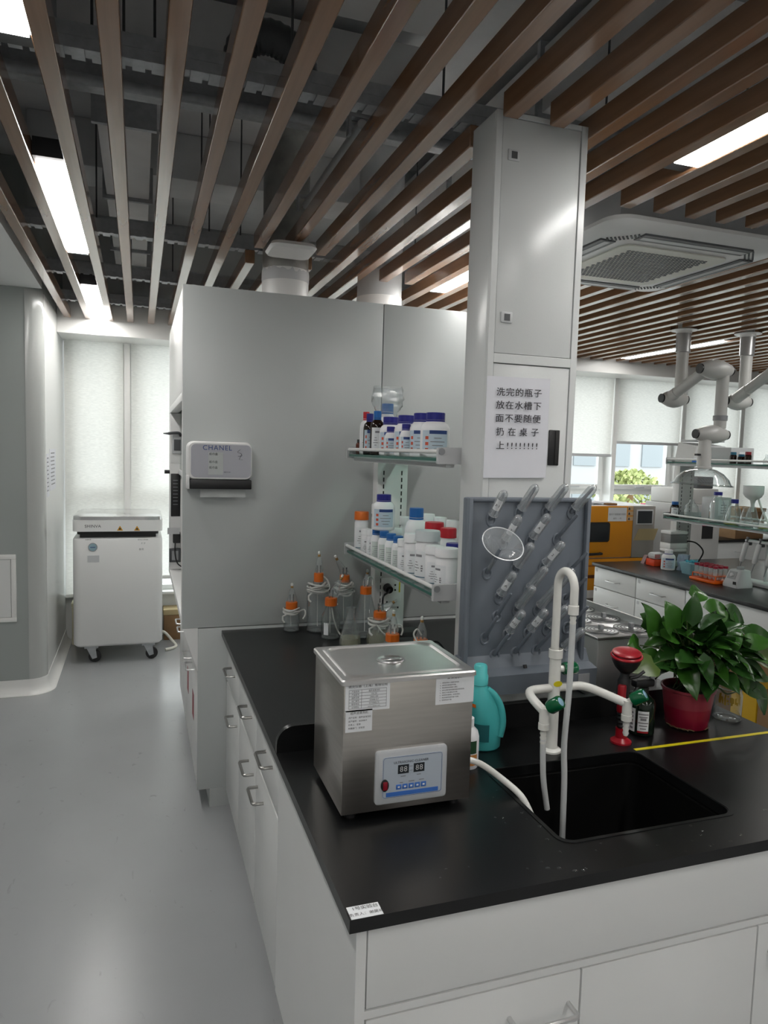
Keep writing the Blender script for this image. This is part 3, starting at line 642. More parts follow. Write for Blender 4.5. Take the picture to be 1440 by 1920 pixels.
ordw = ['first', 'second', 'third', 'fourth', 'fifth', 'sixth', 'seventh', 'eighth']
pegpos = []
for u, v, kind in PEGS:
    c = at_y(840+u/4.364, 880+v/4.364, RY); uu = (c.x-1.12)/0.2
    base = V(min(max(c.x, rx0+0.03), rx1-0.03), RY, min(c.z, rz1-0.03)); d = V(0.01+0.016*uu, -0.072, 0.078).normalized()
    M = d.to_track_quat('Z', 'Y').to_matrix()
    pg = MB().lathe([(0.0065, 0), (0.006, 0.03), (0.005, 0.105), (0.003, 0.112), (0.0001, 0.113)], base, 10, M=M)
    pgo = pg.done('peg', rackm, rk)
    rg_ = [base+V(0.014*math.cos(a), -0.001, 0.017*math.sin(a)-0.003) for a in [2*PI*k/16 for k in range(17)]]
    MB().tube(rg_, 0.0038, 6).done('peg_ring', rackm, rk)
    pegpos.append((base, d, M, kind))
rows_ = {1: 'clear', 2: 'labelled'}
cnt = 0
desc = ['test tube on the drying rack, %s' % s for s in (
 'top row leftmost', 'top row second from left', 'top row third from left', 'top row rightmost, past the board edge', 'second row just behind the funnel rim', 'second row with a big white label', '', '', 'third row beside the funnel', 'third row under the bare peg', 'fourth row leftmost with white label', 'fourth row middle', 'fourth row near the tap pipe', '', '', 'fifth row left', 'fifth row right', '', 'sixth row with white label, left one', 'sixth row with white label, right one', 'sixth row behind the tap pipe', '', '', '', '', '', 'low behind the tap hose')]
for i, (base, d, M, kind) in enumerate(pegpos):
    if kind in (1, 2):
        t = thing('test_tube', desc[i], 'test tube', base+d*0.022, group='test tubes on the drying rack')
        L = 0.098
        MB().lathe([(0.0158, 0.0), (0.0146, 0.003), (0.0142, L-0.018), (0.0122, L-0.008), (0.0075, L-0.0015), (0.0001, L)], base+d*0.022, 16, M=M).done('tube', tubeglass, t, smooth=70)
        MB().tube([base+d*0.022+M @ V(0.0152*math.cos(a), 0.0152*math.sin(a), 0) for a in [2*PI*k/16 for k in range(17)]], 0.0011, 5).done('lip', tubeglass, t)
        if kind == 2:
            # wrapped paper label facing the room
            face = (EYE-base); loc = M.inverted() @ face; a0 = math.atan2(loc.y, loc.x)
            b = MB(); k = 8; lo = [base+d*0.022+M @ V(0.0149*math.cos(a0-0.7+1.4*q/k), 0.0149*math.sin(a0-0.7+1.4*q/k), 0.028) for q in range(k+1)]
            b.loft([lo, [p+d*0.042 for p in lo]], close=False); lb = b.done('paper_label', labelw, t)
            mid = base+d*0.071+M @ V(0.0154*math.cos(a0), 0.0154*math.sin(a0), 0)
            nrm = M @ V(math.cos(a0), math.sin(a0), 0); rt_ = d.cross(nrm).normalized()
            text(random.choice(['2', 'A', 'N2', '3:1']), 0.013, mid, rt_, d, ink, t, lift=0.0008)
    elif kind == 3:
        t = thing('glass_funnel', 'wide clear glass funnel upside-on over a drying rack peg', 'funnel', base+d*0.02)
        L0 = base+d*0.018
        # funnel cone opens towards the room
        MB().lathe([(0.006, 0), (0.007, 0.05), (0.012, 0.062), (0.062, 0.118)], L0, 28, M=M).done('cone', tubeglass, t, smooth=60)
        MB().tube([L0+M @ V(0.062*math.cos(a), 0.062*math.sin(a), 0.118) for a in [2*PI*k/36 for k in range(37)]], 0.0016, 6).done('rim', mat('glass_rim', (0.75, 0.78, 0.80), 0.1), t)

# ------------------------------------------------------------------ reagent shelf (two glass tiers)
def shelf_unit(x0, x1, y0, y1, colx, lab, colY):
    t = thing('reagent_shelf', lab, 'shelf', ((x0+x1)/2, (y0+y1)/2, BZ))
    b = MB().box((colx-0.075, colY, BZ+0.0005), (colx+0.075, colY+0.07, 1.655), 0.002); cm_ = b.done('upright', white2, t)
    b = MB()
    for xx in (colx-0.045, colx+0.045):
        z = BZ+0.1
        while z < 1.62: b.box((xx-0.003, colY-0.0012, z), (xx+0.003, colY+0.001, z+0.020)); z += 0.032
    b.done('slot', blk, t)['kind'] = 'stuff'
    for z in (1.238, 1.683):
        g = rbox('glass_tier', (x0+0.012, y0+0.004, z-0.008), (x1-0.012, y1-0.004, z), shelfglass, t)
        MB().box((x0+0.006, y0+0.004, z-0.009), (x0+0.0118, y1-0.004, z+0.0005)).box((x1-0.0118, y0+0.004, z-0.009), (x1-0.006, y1-0.004, z+0.0005)).done('glass_edge', edgeglass, t)
        for ya, yb in ((y0-0.012, y0+0.003), (y1-0.003, y1+0.004)):
            poly = [V(x0-0.005, ya, z-0.018), V(x0-0.005, ya, z+0.034), V(x0+0.03, ya, z+0.036), V(x1-0.03, ya, z+0.036), V(x1+0.005, ya, z+0.034), V(x1+0.005, ya, z-0.018)]
            MB().prism(poly, (0, yb-ya, 0)).done('end_plate', lgrey, t)
        rbox('under_rail', (x0+0.03, y0+0.004, z-0.03), (x0+0.06, y1-0.004, z-0.009), lgrey, t); rbox('under_rail', (x1-0.06, y0+0.004, z-0.03), (x1-0.03, y1-0.004, z-0.009), lgrey, t)
        for xx in (x0+0.006, x1-0.006):
            MB().cyl((xx, y0-0.004, z+0.022), (xx, y1+0.002, z+0.022), 0.0075, n=12).done('guard_rail', white2, t)
            MB().cyl((xx, y0-0.016, z+0.022), (xx, y0-0.0125, z+0.022), 0.011, n=16).done('rail_cap', mgrey, t)
        # cantilever bracket from the upright
        MB().box((colx-0.02, y1-0.4, z-0.03), (colx+0.02, colY+0.001, z-0.0095)).done('bracket', lgrey, t)
    return t
shelf_unit(0.905, 1.36, 2.112, 3.165, 1.13, 'two-tier glass reagent shelf between service column and fume hood', 3.17)
Z1, Z2 = 1.2385, 1.6835
def to_cam(x, y): return math.atan2(-y, -x)
def rbottle(x, y, z, r, h, capm, lab, kind='round', labelkind='navy', group='bottles on the lower shelf', cat='bottle', bodym=None, yaw=0.0, capr=None, capfrac=0.16):
    """white reagent bottle: body, cap, label, print"""
    t = thing('reagent_bottle' if kind != 'jar' else 'reagent_jar', lab, cat, (x, y, z), group=group)
    bm_ = bodym or hdpe; a = to_cam(x, y); c = (x, y, z)
    if kind == 'jar':
        MB().lathe([(0.0001, 0), (r*0.88, 0), (r*0.95, h*0.02), (r*0.95, h*0.72), (r*0.86, h*0.77), (r*0.84, h*0.86)], c, 24).done('body', bm_, t)
        cb = MB().lathe([(r*0.93, h*0.80), (r, h*0.805), (r, h*0.97), (r*0.95, h), (0.0001, h)], c, 28); cb.done('cap', capm, t)
        MB().lathe([(r*1.015, h*0.80), (r*1.02, h*0.815), (r*1.015, h*0.83)], c, 28).done('cap_ring', capm, t)
        lr = r*0.95
    else:
        sq = 0.35 if kind == 'square' else 0.0
        cr_ = capr or r*0.62
        MB().lathe([(0.0001, 0), (r*0.92, 0), (r*0.985, h*0.02), (r, h*0.05), (r, h*0.60), (r*0.985, h*0.66), (r*0.86, h*0.74), (cr_*0.98, h*0.80), (cr_*0.92, h*0.84)], c, 24, sq=sq).done('body', bm_, t, smooth=60)
        n = 36; rings = []
        for rr, zz in ((cr_*0.98, h*(1-capfrac-0.045)), (cr_*1.0, h*(1-capfrac-0.02))): rings.append((rr, zz))
        MB().lathe([(cr_*0.96, h*(1-capfrac-0.04)), (cr_*1.03, h*(1-capfrac-0.04)), (cr_*1.03, h*(1-capfrac-0.01)), (cr_*0.96, h*(1-capfrac-0.01))], c, 24).done('tamper_ring', capm, t)
        b = MB(); R2 = []
        for zz, s in ((h*(1-capfrac), 1.0), (h*0.985, 1.0), (h, 0.95)):
            R2.append([V(x+cr_*s*(1.0+0.025*(k % 2))*math.cos(2*PI*k/n), y+cr_*s*(1.0+0.025*(k % 2))*math.sin(2*PI*k/n), z+zz) for k in range(n)])
        b.loft(R2); b.done('cap', capm, t, smooth=0)
        lr = r*1.0
    if kind == 'square': lr = r*1.004
    k = 1.0 if kind != 'square' else 1.035
    if labelkind == 'navy':
        lb = MB().arc(c, lr*k, z*0+h*0.10, h*0.60, a+yaw, 0.95, 14).done('paper_label', labelb, t)
        MB().arc(c, lr*k, h*0.52, h*0.60, a+yaw+0.25, 0.62, 10, 0.0012).done('print_band', inknavy, t)
        b = MB()
        for q in range(3): b.arc(c, lr*k, h*(0.14+0.13*q), h*(0.21+0.13*q), a+yaw-0.55, 0.12, 3, 0.0012)
        b.done('print_mark', inkred, t)
        b = MB()
        for q in range(4): b.arc(c, lr*k, h*(0.18+0.08*q), h*(0.196+0.08*q), a+yaw+0.2, 0.25+0.12*((q*7) % 3), 5, 0.0012)
        b.done('print', inkgrey, t)
    elif labelkind == 'text':
        MB().arc(c, lr, h*0.10, h*0.62, a+yaw, 0.85, 12).done('paper_label', labelw, t)
        b = MB()
        b.arc(c, lr, h*0.50, h*0.545, a+yaw+0.05, 0.32, 5, 0.0012)
        for q in range(4): b.arc(c, lr, h*(0.22+0.055*q), h*(0.234+0.055*q), a+yaw-0.2, 0.14+0.1*((q*5) % 3), 4, 0.0012)
        for q in range(3): b.arc(c, lr, h*(0.22+0.045*q), h*(0.25+0.045*q), a+yaw+0.38, 0.07+0.03*(q % 2), 3, 0.0012)
        b.done('print', inkgrey, t)
        MB().arc(c, lr, h*0.10, h*0.118, a+yaw, 0.85, 12, 0.0012).done('print_band', mat('print_teal', (0.04, 0.14, 0.22), 0.5), t)
    elif labelkind == 'grey':
        MB().arc(c, lr, h*0.08, h*0.6, a+yaw, 0.9, 10).done('paper_label', mat('label_green_grey', (0.62, 0.68, 0.65), 0.6), t)
        b = MB()
        for q in range(6): b.arc(c, lr, h*(0.14+0.06*q), h*(0.152+0.06*q), a+yaw, 0.35+0.12*((q*3) % 4), 5, 0.0012)
        b.done('print', inkgrey, t)
    return t
def place(px, top, w, X, zb):
    p = at_x(px, top, X); return p.y, depth(p)*w/FPX/2, p.z-zb
def put(px, top, w, X, zb, *a, **k):
    y, r, h = place(px, top, w, X, zb); r = k.pop('r', r); h = k.pop('h', h); y = k.pop('y', y); return rbottle(X, y, zb, r, h, *a, **k), (y, r, h)
put(846, 1030, 46, .975, Z1, hdpe, 'white plastic jar with white lid nearest the service column, lower shelf', kind='jar', labelkind='text', cat='jar', yaw=-0.9, y=2.172)
put(821, 1025, 36, .965, Z1, hdpe, 'white plastic jar with printed label, second from the service column, lower shelf', kind='jar', labelkind='text', cat='jar', y=2.256)
put(808, 996, 48, .978, Z1, mat('clear_lid', (0.62, 0.66, 0.68), 0.3), 'widest white jar with translucent grey lid, lower shelf', kind='jar', labelkind='text', cat='jar', yaw=-0.8, y=2.352)
put(774, 1000, 33, .96, Z1, hdpe, 'tall white jar with data label beside the widest jar, lower shelf', kind='jar', labelkind='text', cat='jar', y=2.452)
put(757, 1010, 26, .955, Z1, hdpe, 'short white jar with wavy printed label, lower shelf', kind='jar', labelkind='text', cat='jar', y=2.527)
for (px, top, s), yy in zip(((748, 1004, 'nearest the white jars'), (735, 1000, 'second of four'), (722, 994, 'third of four, under the big bottle'), (707, 990, 'farthest of four, under the big bottle')), (2.60, 2.682, 2.769, 2.866)):
    put(px, top, 23, .957, Z1, blue, 'small blue-capped bottle with grey-green label, %s' % s, labelkind='grey', capr=0.019, h=0.134, y=yy, r=0.026)
put(698, 983, 18, .957, Z1, hdpe, 'slim white jar right of the short jar by the orange lid', kind='jar', labelkind='text', cat='jar', h=0.12, y=2.945)
put(683, 990, 20, .955, Z1, hdpe, 'short white jar in front of the orange-lidded jar', kind='jar', labelkind='text', cat='jar', y=3.012)
put(678, 959, 27, .965, Z1, orange, 'white jar with orange lid at the hood end of the lower shelf', kind='jar', labelkind='text', cat='jar', y=3.118)
put(703, 943, 26, 1.025, Z1, hdpe, 'tall white jar behind the short jars at the hood end', kind='jar', labelkind='none', cat='jar', y=3.055)
# big bottle standing on the small blue caps
rbottle(.968, 2.818, Z1+0.1342, 0.048, at_x(720, 927, .968).z-Z1-0.134, navy, 'large white bottle with navy cap stacked on top of small blue-capped bottles', kind='round', labelkind='navy')
put(780, 952, 42, 1.07, Z1, blue, 'large white bottle with bright blue cap in the middle of the lower shelf', labelkind='none', y=2.70)
put(815, 979, 36, 1.085, Z1, redc, 'white bottle with bright red cap behind the widest jar', kind='jar', labelkind='none', cat='bottle', y=2.545)
t_ = put(834, 988, 30, 1.105, Z1, redc, 'white bottle with dark red and white cap behind the widest jar', kind='jar', labelkind='none', cat='bottle', y=2.455)
put(866, 959, 40, 1.178, Z1, blue, 'large white bottle with blue cap half hidden by the service column', labelkind='none', y=2.40)
put(846, 1017, 28, 1.05, Z1, navy, 'low white jar with navy lid behind the jar nearest the column', kind='jar', labelkind='none', cat='jar', y=2.285)
for px, top, w, X, yy, s in ((757, 968, 24, 1.12, 2.95, 'left of the blue-capped bottle'), (800, 963, 27, 1.17, 2.82, 'first of three behind the red cap'), (815, 967, 25, 1.19, 2.73, 'second of three behind the red cap'), (833, 971, 28, 1.21, 2.64, 'third of three behind the red cap')):
    put(px, top, w, X, Z1, hdpe, 'plain white jar in the back row, '+s, kind='jar', labelkind='none', cat='jar', y=yy)
put(741, 985, 20, 1.06, Z1, hdpe, 'white tub with rounded lid behind the small blue caps', kind='jar', labelkind='none', cat='jar', h=0.13, y=2.90)
# upper shelf
G2 = 'bottles on the upper shelf'
for px, top, w, X, s, knd, yw in ((817, 774, 58, .985, 'largest white bottle with navy cap nearest the service column, upper shelf', 'round', 0.0), (792, 775, 44, 1.0, 'white bottle with navy cap just behind the largest one, upper shelf', 'round', -0.3), (762, 779, 46, .99, 'white bottle with wide navy cap in the middle of the upper shelf', 'round', -0.2), (733, 782, 44, .99, 'white bottle with navy cap beside the dark bottles, upper shelf', 'round', -0.2)):
    put(px, top, w, X, Z2, navy, s, kind=knd, labelkind='navy', group=G2, capr=0.033 if w > 50 else 0.031, yaw=yw, r=0.052 if w > 50 else 0.046)
put(733, 800, 20, .948, Z2, navy, 'small white bottle with navy cap in front, left one, upper shelf', labelkind='navy', group=G2, capr=0.016, r=0.024)
put(762, 795, 20, .948, Z2, navy, 'small white bottle with navy cap in front, right one, upper shelf', labelkind='navy', group=G2, capr=0.016, r=0.024)
put(690, 772, 22, .965, Z2, redc, 'white bottle with red cap and black lettering at the hood end, upper shelf', labelkind='text', group=G2, capr=0.014, r=0.028, y=3.085)
put(698, 775, 22, .957, Z2, navy, 'dark amber bottle with navy cap beside the red-capped bottle', labelkind='navy', group=G2, bodym=amber, capr=0.015, r=0.028, y=3.005)
put(713, 770, 24, .962, Z2, blue, 'dark amber bottle with bright blue cap and white label', labelkind='text', group=G2, bodym=amber, capr=0.016, r=0.030, y=2.915)
put(676, 824, 12, .948, Z2, blk, 'tiny brown glass vial with black cap at the hood end, upper shelf', labelkind='none', group=G2, bodym=brownv, cat='vial', capr=0.010, r=0.0155, y=3.13, capfrac=0.3)
_, (ty, tr_, th_) = put(722, 758, 32, 1.06, Z2, blue, 'tall white bottle with blue cap under a clear plastic bag', labelkind='none', group=G2, capr=0.026, y=3.07)
t = thing('plastic_bag', 'crumpled clear plastic bag over the tall blue-capped bottle', 'bag', (1.06, ty, Z2+th_-0.05))
rg = random.Random(2); rings = []
for j in range(9):
    v = j/8; rr = 0.036+0.034*math.sin(v*PI*0.72)*(1 if j else 0)
    rings.append([V(1.06+(rr+rg.uniform(-.006, .010))*math.cos(2*PI*k/14), ty+(rr+rg.uniform(-.006, .010))*math.sin(2*PI*k/14), Z2+th_-0.06+v*0.135+rg.uniform(-.005, .005)) for k in range(14)])
MB().loft(rings, cap0=False, cap1=False).done('film', bagfilm, t, smooth=20)
# sockets on the upright
t = thing('power_socket', 'white twin socket plate with black plug on the shelf upright', 'socket', (1.13, 3.168, 1.0))
rbox('plate', (1.085, 3.161, 0.96), (1.185, 3.1695, 1.10), white2, t, 0.003)
MB().cyl((1.115, 3.160, 1.055), (1.115, 3.125, 1.050), 0.022, 0.018, n=16).tube([(1.115, 3.127, 1.05), (1.10, 3.10, 1.045), (1.07, 3.09, 1.02), (1.075, 3.08, 0.93), (1.09, 3.05, 0.866)], 0.0045, 8, sub=5).done('plug', blk, t)
MB().cyl((1.155, 3.1595, 1.066), (1.155, 3.1605, 1.066), 0.005, n=8).cyl((1.155, 3.1595, 1.042), (1.155, 3.1605, 1.042), 0.005, n=8).cyl((1.115, 3.1595, 0.985), (1.115, 3.1605, 0.985), 0.005, n=8).cyl((1.155, 3.1595, 0.985), (1.155, 3.1605, 0.985), 0.005, n=8).done('socket_hole', blk, t)
rbox('yellow_tab', (1.174, 3.160, 1.03), (1.181, 3.1605, 1.08), yellow, t)

# ================================================================== fume hoods (back to back)
HY0, HY1, HZ = 3.322, 4.86, 2.408
def fume_hood(x0, x1, s, lab):
    """x0 = front face, x1 = back, s = +1 when the back lies at larger x"""
    t = thing('fume_hood', lab, 'fume hood', ((x0+x1)/2, (HY0+HY1)/2, 0))
    def bx(name, a, c, y0, y1, z0, z1, m, bev=0.0, parent=t, label=None): return rbox(name, (min(x0+s*a, x0+s*c), y0, z0), (max(x0+s*a, x0+s*c), y1, z1), m, parent, bev, label)
    D = abs(x1-x0)
    bx('side_panel', 0, D, HY0, HY0+0.016, 0.866, HZ, hoodm, 0.001); bx('side_panel', 0, D, HY1-0.016, HY1, 0.866, HZ, hoodm, 0.001)
    bx('edge_strip', -0.003, 0.0, HY0+0.001, HY0+0.014, 0.87, HZ, white2)
    bx('roof', 0, D, HY0+0.016, HY1-0.016, HZ-0.02, HZ, white)
    bx('back_panel', D-0.02, D, HY0+0.016, HY1-0.016, 0.905, HZ-0.02, white)
    bx('fascia', 0, 0.02, HY0+0.016, HY1-0.016, 1.945, HZ-0.02, white2, 0.002)
    bx('soffit_lip', 0.0, 0.05, HY0+0.016, HY1-0.016, 1.905, 1.945, white2, 0.003)
    bx('baffle_ceiling', 0.02, D-0.02, HY0+0.016, HY1-0.016, 1.95, 1.96, white)
    bx('hood_worktop', 0.0, D-0.02, HY0+0.016, HY1-0.016, 0.875, 0.905, white2, 0.004)
    pl = bx('post', 0.0, 0.17, HY1-0.136, HY1-0.017, 0.906, 1.904, white2, 0.004); bx('post', 0.0, 0.17, HY0+0.017, HY0+0.05, 0.906, 1.904, white2, 0.004)
    poly = [V(x0, HY0+0.001, 0.874), V(x0+s*0.02, HY0+0.001, 0.874), V(x0+s*0.09, HY0+0.001, 0.66), V(x0+s*0.08, HY0+0.001, 0.66)]
    MB().prism([p+V(0, 0.02, 0) for p in poly], (0, HY1-HY0-0.03, 0)).done('apron', white2, t)
    bx('sash', 0.06, 0.068, HY0+0.052, HY1-0.138, 1.55, 1.93, pane); bx('sash_grip', 0.05, 0.078, HY0+0.052, HY1-0.138, 1.52, 1.549, lgrey, 0.003)
    bx('base_side', 0.072, D, HY0, HY0+0.016, 0.09, 0.862, hoodm, 0.001)
    bx('base_body', 0.092, D, HY0+0.0165, HY1, 0.09, 0.874, white)
    bx('plinth', 0.13, D-0.01, HY0+0.001, HY1-0.02, 0, 0.0895, hoodm)
    MB().prism([V(x0+s*0.004, HY0+0.002, 0.865), V(x0+s*0.0715, HY0+0.002, 0.865), V(x0+s*0.0715, HY0+0.002, 0.66)], (0, 0.012, 0)).done('apron_end', white2, t)
    n = 4; w = (HY1-HY0-0.03)/n
    for i in range(n):
        y0 = HY0+0.018+w*i
        d = bx('door', 0.073, 0.0915, y0+0.002, y0+w-0.002, 0.10, 0.655, white2, 0.002)
        hy = y0+w-0.10 if i % 2 == 0 else y0+0.10
        dhandle(d, (x0+s*0.073, hy, 0.60), (0, 1, 0), (-s, 0, 0), 0.13, 0.04, 0.005)
    return t
lh = fume_hood(0.182, 1.112, 1, 'tall grey-white fume hood at the aisle with open front')
rh = fume_hood(2.052, 1.1165, -1, 'tall grey-white fume hood backing onto the other, behind the service column')
# red warning stickers on the door face
for y, z in ((3.62, 0.40), (4.02, 0.40)): plate('sticker', (0.182+0.073, y, z), (0, -1, 0), (0, 0, 1), 0.10, 0.13, mat('sticker_red', (0.36, 0.05, 0.07), 0.5), lh, 0.001, label='dark red warning sticker')
# fittings on the far post, facing the viewer
PYF = HY1-0.137
def onpost(px, py): return at_y(px, py, PYF)
c = onpost(332, 830)
so = rbox('socket_box', (c.x-0.03, PYF-0.02, c.z-0.07), (c.x+0.03, PYF, c.z+0.06), lgrey, lh, 0.006); rbox('socket_face', (c.x-0.02, PYF-0.022, c.z-0.05), (c.x+0.02, PYF-0.0205, c.z+0.02), dgrey, lh)
MB().tube([(c.x+0.02, PYF-0.02, c.z+0.045), (c.x+0.01, PYF-0.04, c.z+0.06), (c.x-0.02, PYF-0.045, c.z+0.06), (c.x-0.055, PYF-0.045, c.z+0.055)], 0.009, 10, sub=4).cyl((c.x-0.055, PYF-0.045, c.z+0.055), (c.x-0.085, PYF-0.045, c.z+0.055), 0.007, 0.003, n=8).done('gas_tap', dgrey, lh)
rbox('inspection_panel', (0.186, PYF-0.003, onpost(329, 868).z), (0.33, PYF-0.0003, onpost(329, 785).z), white2, lh, 0.001)
a, c2 = onpost(329, 888), onpost(329, 968)
rbox('control_panel', (a.x-0.028, PYF-0.006, c2.z), (a.x+0.03, PYF, a.z), blk, lh, 0.004, 'black touch control panel')
plates('control_mark', [((a.x, PYF-0.0065, a.z-0.02-0.022*k), 0.03, 0.003) for k in range(1, 9)], (1, 0, 0), (0, 0, 1), mgrey, lh)
c = onpost(330, 1005)
rbox('adapter', (c.x-0.02, PYF-0.05, c.z-0.04), (c.x+0.025, PYF, c.z+0.03), blk, lh, 0.004)
MB().box((c.x-0.055, PYF-0.065, c.z+0.02), (c.x+0.02, PYF-0.06, c.z+0.06), 0.001).done('socket_flap', lgrey, lh)
c = onpost(328, 1042); rbox('socket_box', (c.x-0.035, PYF-0.02, c.z-0.04), (c.x+0.035, PYF, c.z+0.05), dgrey, lh, 0.004); rbox('socket_face', (c.x-0.02, PYF-0.022, c.z-0.025), (c.x+0.02, PYF-0.0205, c.z+0.035), mgrey, lh)
MB().tube([(0.215, PYF-0.04, 1.10), (0.212, PYF-0.045, 1.02), (0.23, PYF-0.05, 0.95), (0.29, PYF-0.06, 0.912)], 0.004, 6, sub=5).done('cable', blk, lh)
c = onpost(316, 885); MB().cyl((0.182, PYF+0.04, c.z), (0.15, PYF+0.04, c.z), 0.012, n=10).done('knob', blk, lh)
# exhaust ducts
for (cx, cy, r), lab in zip(ducts, ('taped white exhaust duct rising from the aisle fume hood', 'plain white exhaust duct rising beside the service column')):
    t = thing('exhaust_duct', lab, 'duct', (cx, cy, HZ))
    MB().lathe([(r, HZ+0.0005), (r, 2.60)], (cx, cy, 0), 28).done('sleeve', white2, t)
    MB().lathe([(r*0.985, 2.60), (r*0.985, CEIL-0.01)], (cx, cy, 0), 28).done('riser', mat('duct_foil', (0.42, 0.42, 0.40), 0.35, 0.6, noise=0.25, nscale=18) if cx < 1 else lgrey, t)
    MB().lathe([(r*1.005, HZ+0.03), (r*1.03, HZ+0.034), (r*1.03, HZ+0.05), (r*1.005, HZ+0.054)], (cx, cy, 0), 28).done('clamp_band', lgrey if cx > 1 else zinc, t)
    if cx < 1:
        b = MB(); rg = random.Random(4)
        ring0 = [V(cx+(r+0.002)*math.cos(2*PI*k/60), cy+(r+0.002)*math.sin(2*PI*k/60), 2.54) for k in range(60)]
        ring1 = [V(p.x, p.y, 2.592+rg.uniform(-.014, .014)) for p in ring0]
        b.loft([ring0, ring1], cap0=False, cap1=False).done('torn_tape', lgrey, t)
# wireless access point
t = thing('access_point', 'thin white wireless access point hung under the slats above the hood', 'access point', (0.675, 3.42, 2.61))
MB().loft([rrect(0.575, 0.775, 3.32, 3.52, 0.04, 2.648), rrect(0.565, 0.785, 3.31, 3.53, 0.045, 2.632), rrect(0.575, 0.775, 3.32, 3.52, 0.04, 2.618), rrect(0.61, 0.74, 3.355, 3.485, 0.03, 2.615)]).done('shell', white2, t)
rbox('mount_plate', (0.62, 3.36, 2.648), (0.73, 3.48, 2.6595), lgrey, t); MB().cyl((0.675, 3.34, 2.6148), (0.675, 3.34, 2.6165), 0.004, n=8).done('status_light', white2, t)
# paper towel dispenser
t = thing('towel_dispenser', 'white and grey paper towel dispenser on the fume hood side', 'dispenser', (0.335, 3.27, 1.5))
x0, x1, z0, z1 = 0.196, 0.480, 1.512, 1.722
def rr_y(x0, x1, z0, z1, r, y): return [V(p.x, y, p.y) for p in rrect(x0, x1, z0, z1, r, 0)]
MB().loft([rr_y(x0, x1, z0+0.04, z1, 0.03, 3.3215), rr_y(x0, x1, z0+0.04, z1, 0.03, 3.245), rr_y(x0+0.006, x1-0.006, z0+0.046, z1-0.006, 0.026, 3.232)]).done('shell', white2, t)
MB().loft([rr_y(x0+0.016, x1-0.006, z0+0.052, z1-0.012, 0.022, 3.2319), rr_y(x0+0.016, x1-0.006, z0+0.052, z1-0.012, 0.022, 3.2295)]).done('front_window', mat('smoked_grey', (0.45, 0.455, 0.50), 0.15), t)
rbox('outlet', (x0+0.012, 3.2325, z0), (x1-0.002, 3.3205, z0+0.042), blk, t, 0.004); rbox('cheek', (x0, 3.234, z0), (x0+0.0115, 3.3205, z0+0.06), white2, t, 0.003)
MB().loft([[V(0.255+0.02*k, 3.262+0.003*math.sin(k), z) for k in range(11)] for z in (1.474, 1.515)], close=False).done('paper_towel', tissue, t)
yf = 3.2292
text('CHANEL', 0.030, (0.325, yf, 1.694), (1, 0, 0), (0, 0, 1), inknavy, t, name='handwriting', spacing=1.15)
b = MB().tube([(0.425, yf-0.001, 1.690), (0.413, yf-0.001, 1.678), (0.428, yf-0.001, 1.672), (0.432, yf-0.001, 1.662), (0.415, yf-0.001, 1.66)], 0.0007, 5, sub=4).tube([(0.43, yf-0.001, 1.668), (0.42, yf-0.001, 1.645), (0.436, yf-0.001, 1.645)], 0.0007, 5); b.done('scribble', ink, t)
sk = plate('sticker', (0.318, yf, 1.626), (1, 0, 0), (0, 0, 1), 0.064, 0.098, mat('sticker_grey', (0.50, 0.53, 0.52), 0.6), t, 0.0006, label='pale grey sticker with three printed lines')
for z in (1.667, 1.632, 1.607): text('纸巾盒', 0.0125, (0.308, yf-0.0007, z), (1, 0, 0), (0, 0, 1), ink, t)
text('0802010A', 0.007, (0.368, yf-0.0007, 1.588), (1, 0, 0), (0, 0, 1), ink, t)

# ------------------------------------------------------------------ sterilizer on castors
t = thing('sterilizer', 'white upright sterilizer with polished steel lid on castors by the window', 'sterilizer', (-0.155, 6.1, 0))
sx0, sx1, sy0, sy1 = -0.482, 0.170, 5.80, 6.38
L3 = lambda ins, r, z: rrect(sx0+ins, sx1-ins, sy0+ins, sy1-ins, r, z)
MB().loft([L3(0.02, 0.05, 0.135), L3(0.0, 0.06, 0.155), L3(0.0, 0.06, 0.962), L3(0.004, 0.056, 0.975), L3(0.03, 0.05, 0.98)]).done('cabinet', white2, t, smooth=50)
rbox('hinge_gap', (sx0+0.05, sy0+0.05, 0.981), (sx1-0.05, sy1-0.05, 1.005), blk, t); MB().loft([L3(0.03, 0.04, 1.006), L3(0.03, 0.04, 1.030)]).done('gasket', blkm, t)
MB().loft([L3(0.0, 0.06, 1.0305), L3(0.0, 0.06, 1.118)]).done('lid_body', white2, t, smooth=50)
MB().loft([L3(0.004, 0.056, 1.1185), L3(0.004, 0.056, 1.145), L3(0.03, 0.05, 1.158), L3(0.08, 0.05, 1.163)]).done('lid_top', chrome, t, smooth=60)
Yf = sy0-0.0002
text('SHINVA', 0.032, at_y(174, 987, sy0), (1, 0, 0), (0, 0, 1), ink, t, name='logo', spacing=1.05)
for px in (225, 257):
    c = at_y(px, 991, sy0)
    MB().prism([V(c.x-0.022, Yf, c.z-0.016), V(c.x+0.022, Yf, c.z-0.016), V(c.x, Yf, c.z+0.022)], (0, -0.0008, 0)).done('warning_sign', mat('sign_amber', (0.62, 0.30, 0.01), 0.5), t)
    plates('warning_mark', [((c.x, Yf-0.001, c.z-0.003), 0.014, 0.012)], (1, 0, 0), (0, 0, 1), ink, t)
for px, s in ((165, '注意高温'), (268, '非专业人员勿动')):
    c = at_y(px, 1012, sy0); text('▲ '+s if False else s, 0.011, c, (1, 0, 0), (0, 0, 1), ink, t)
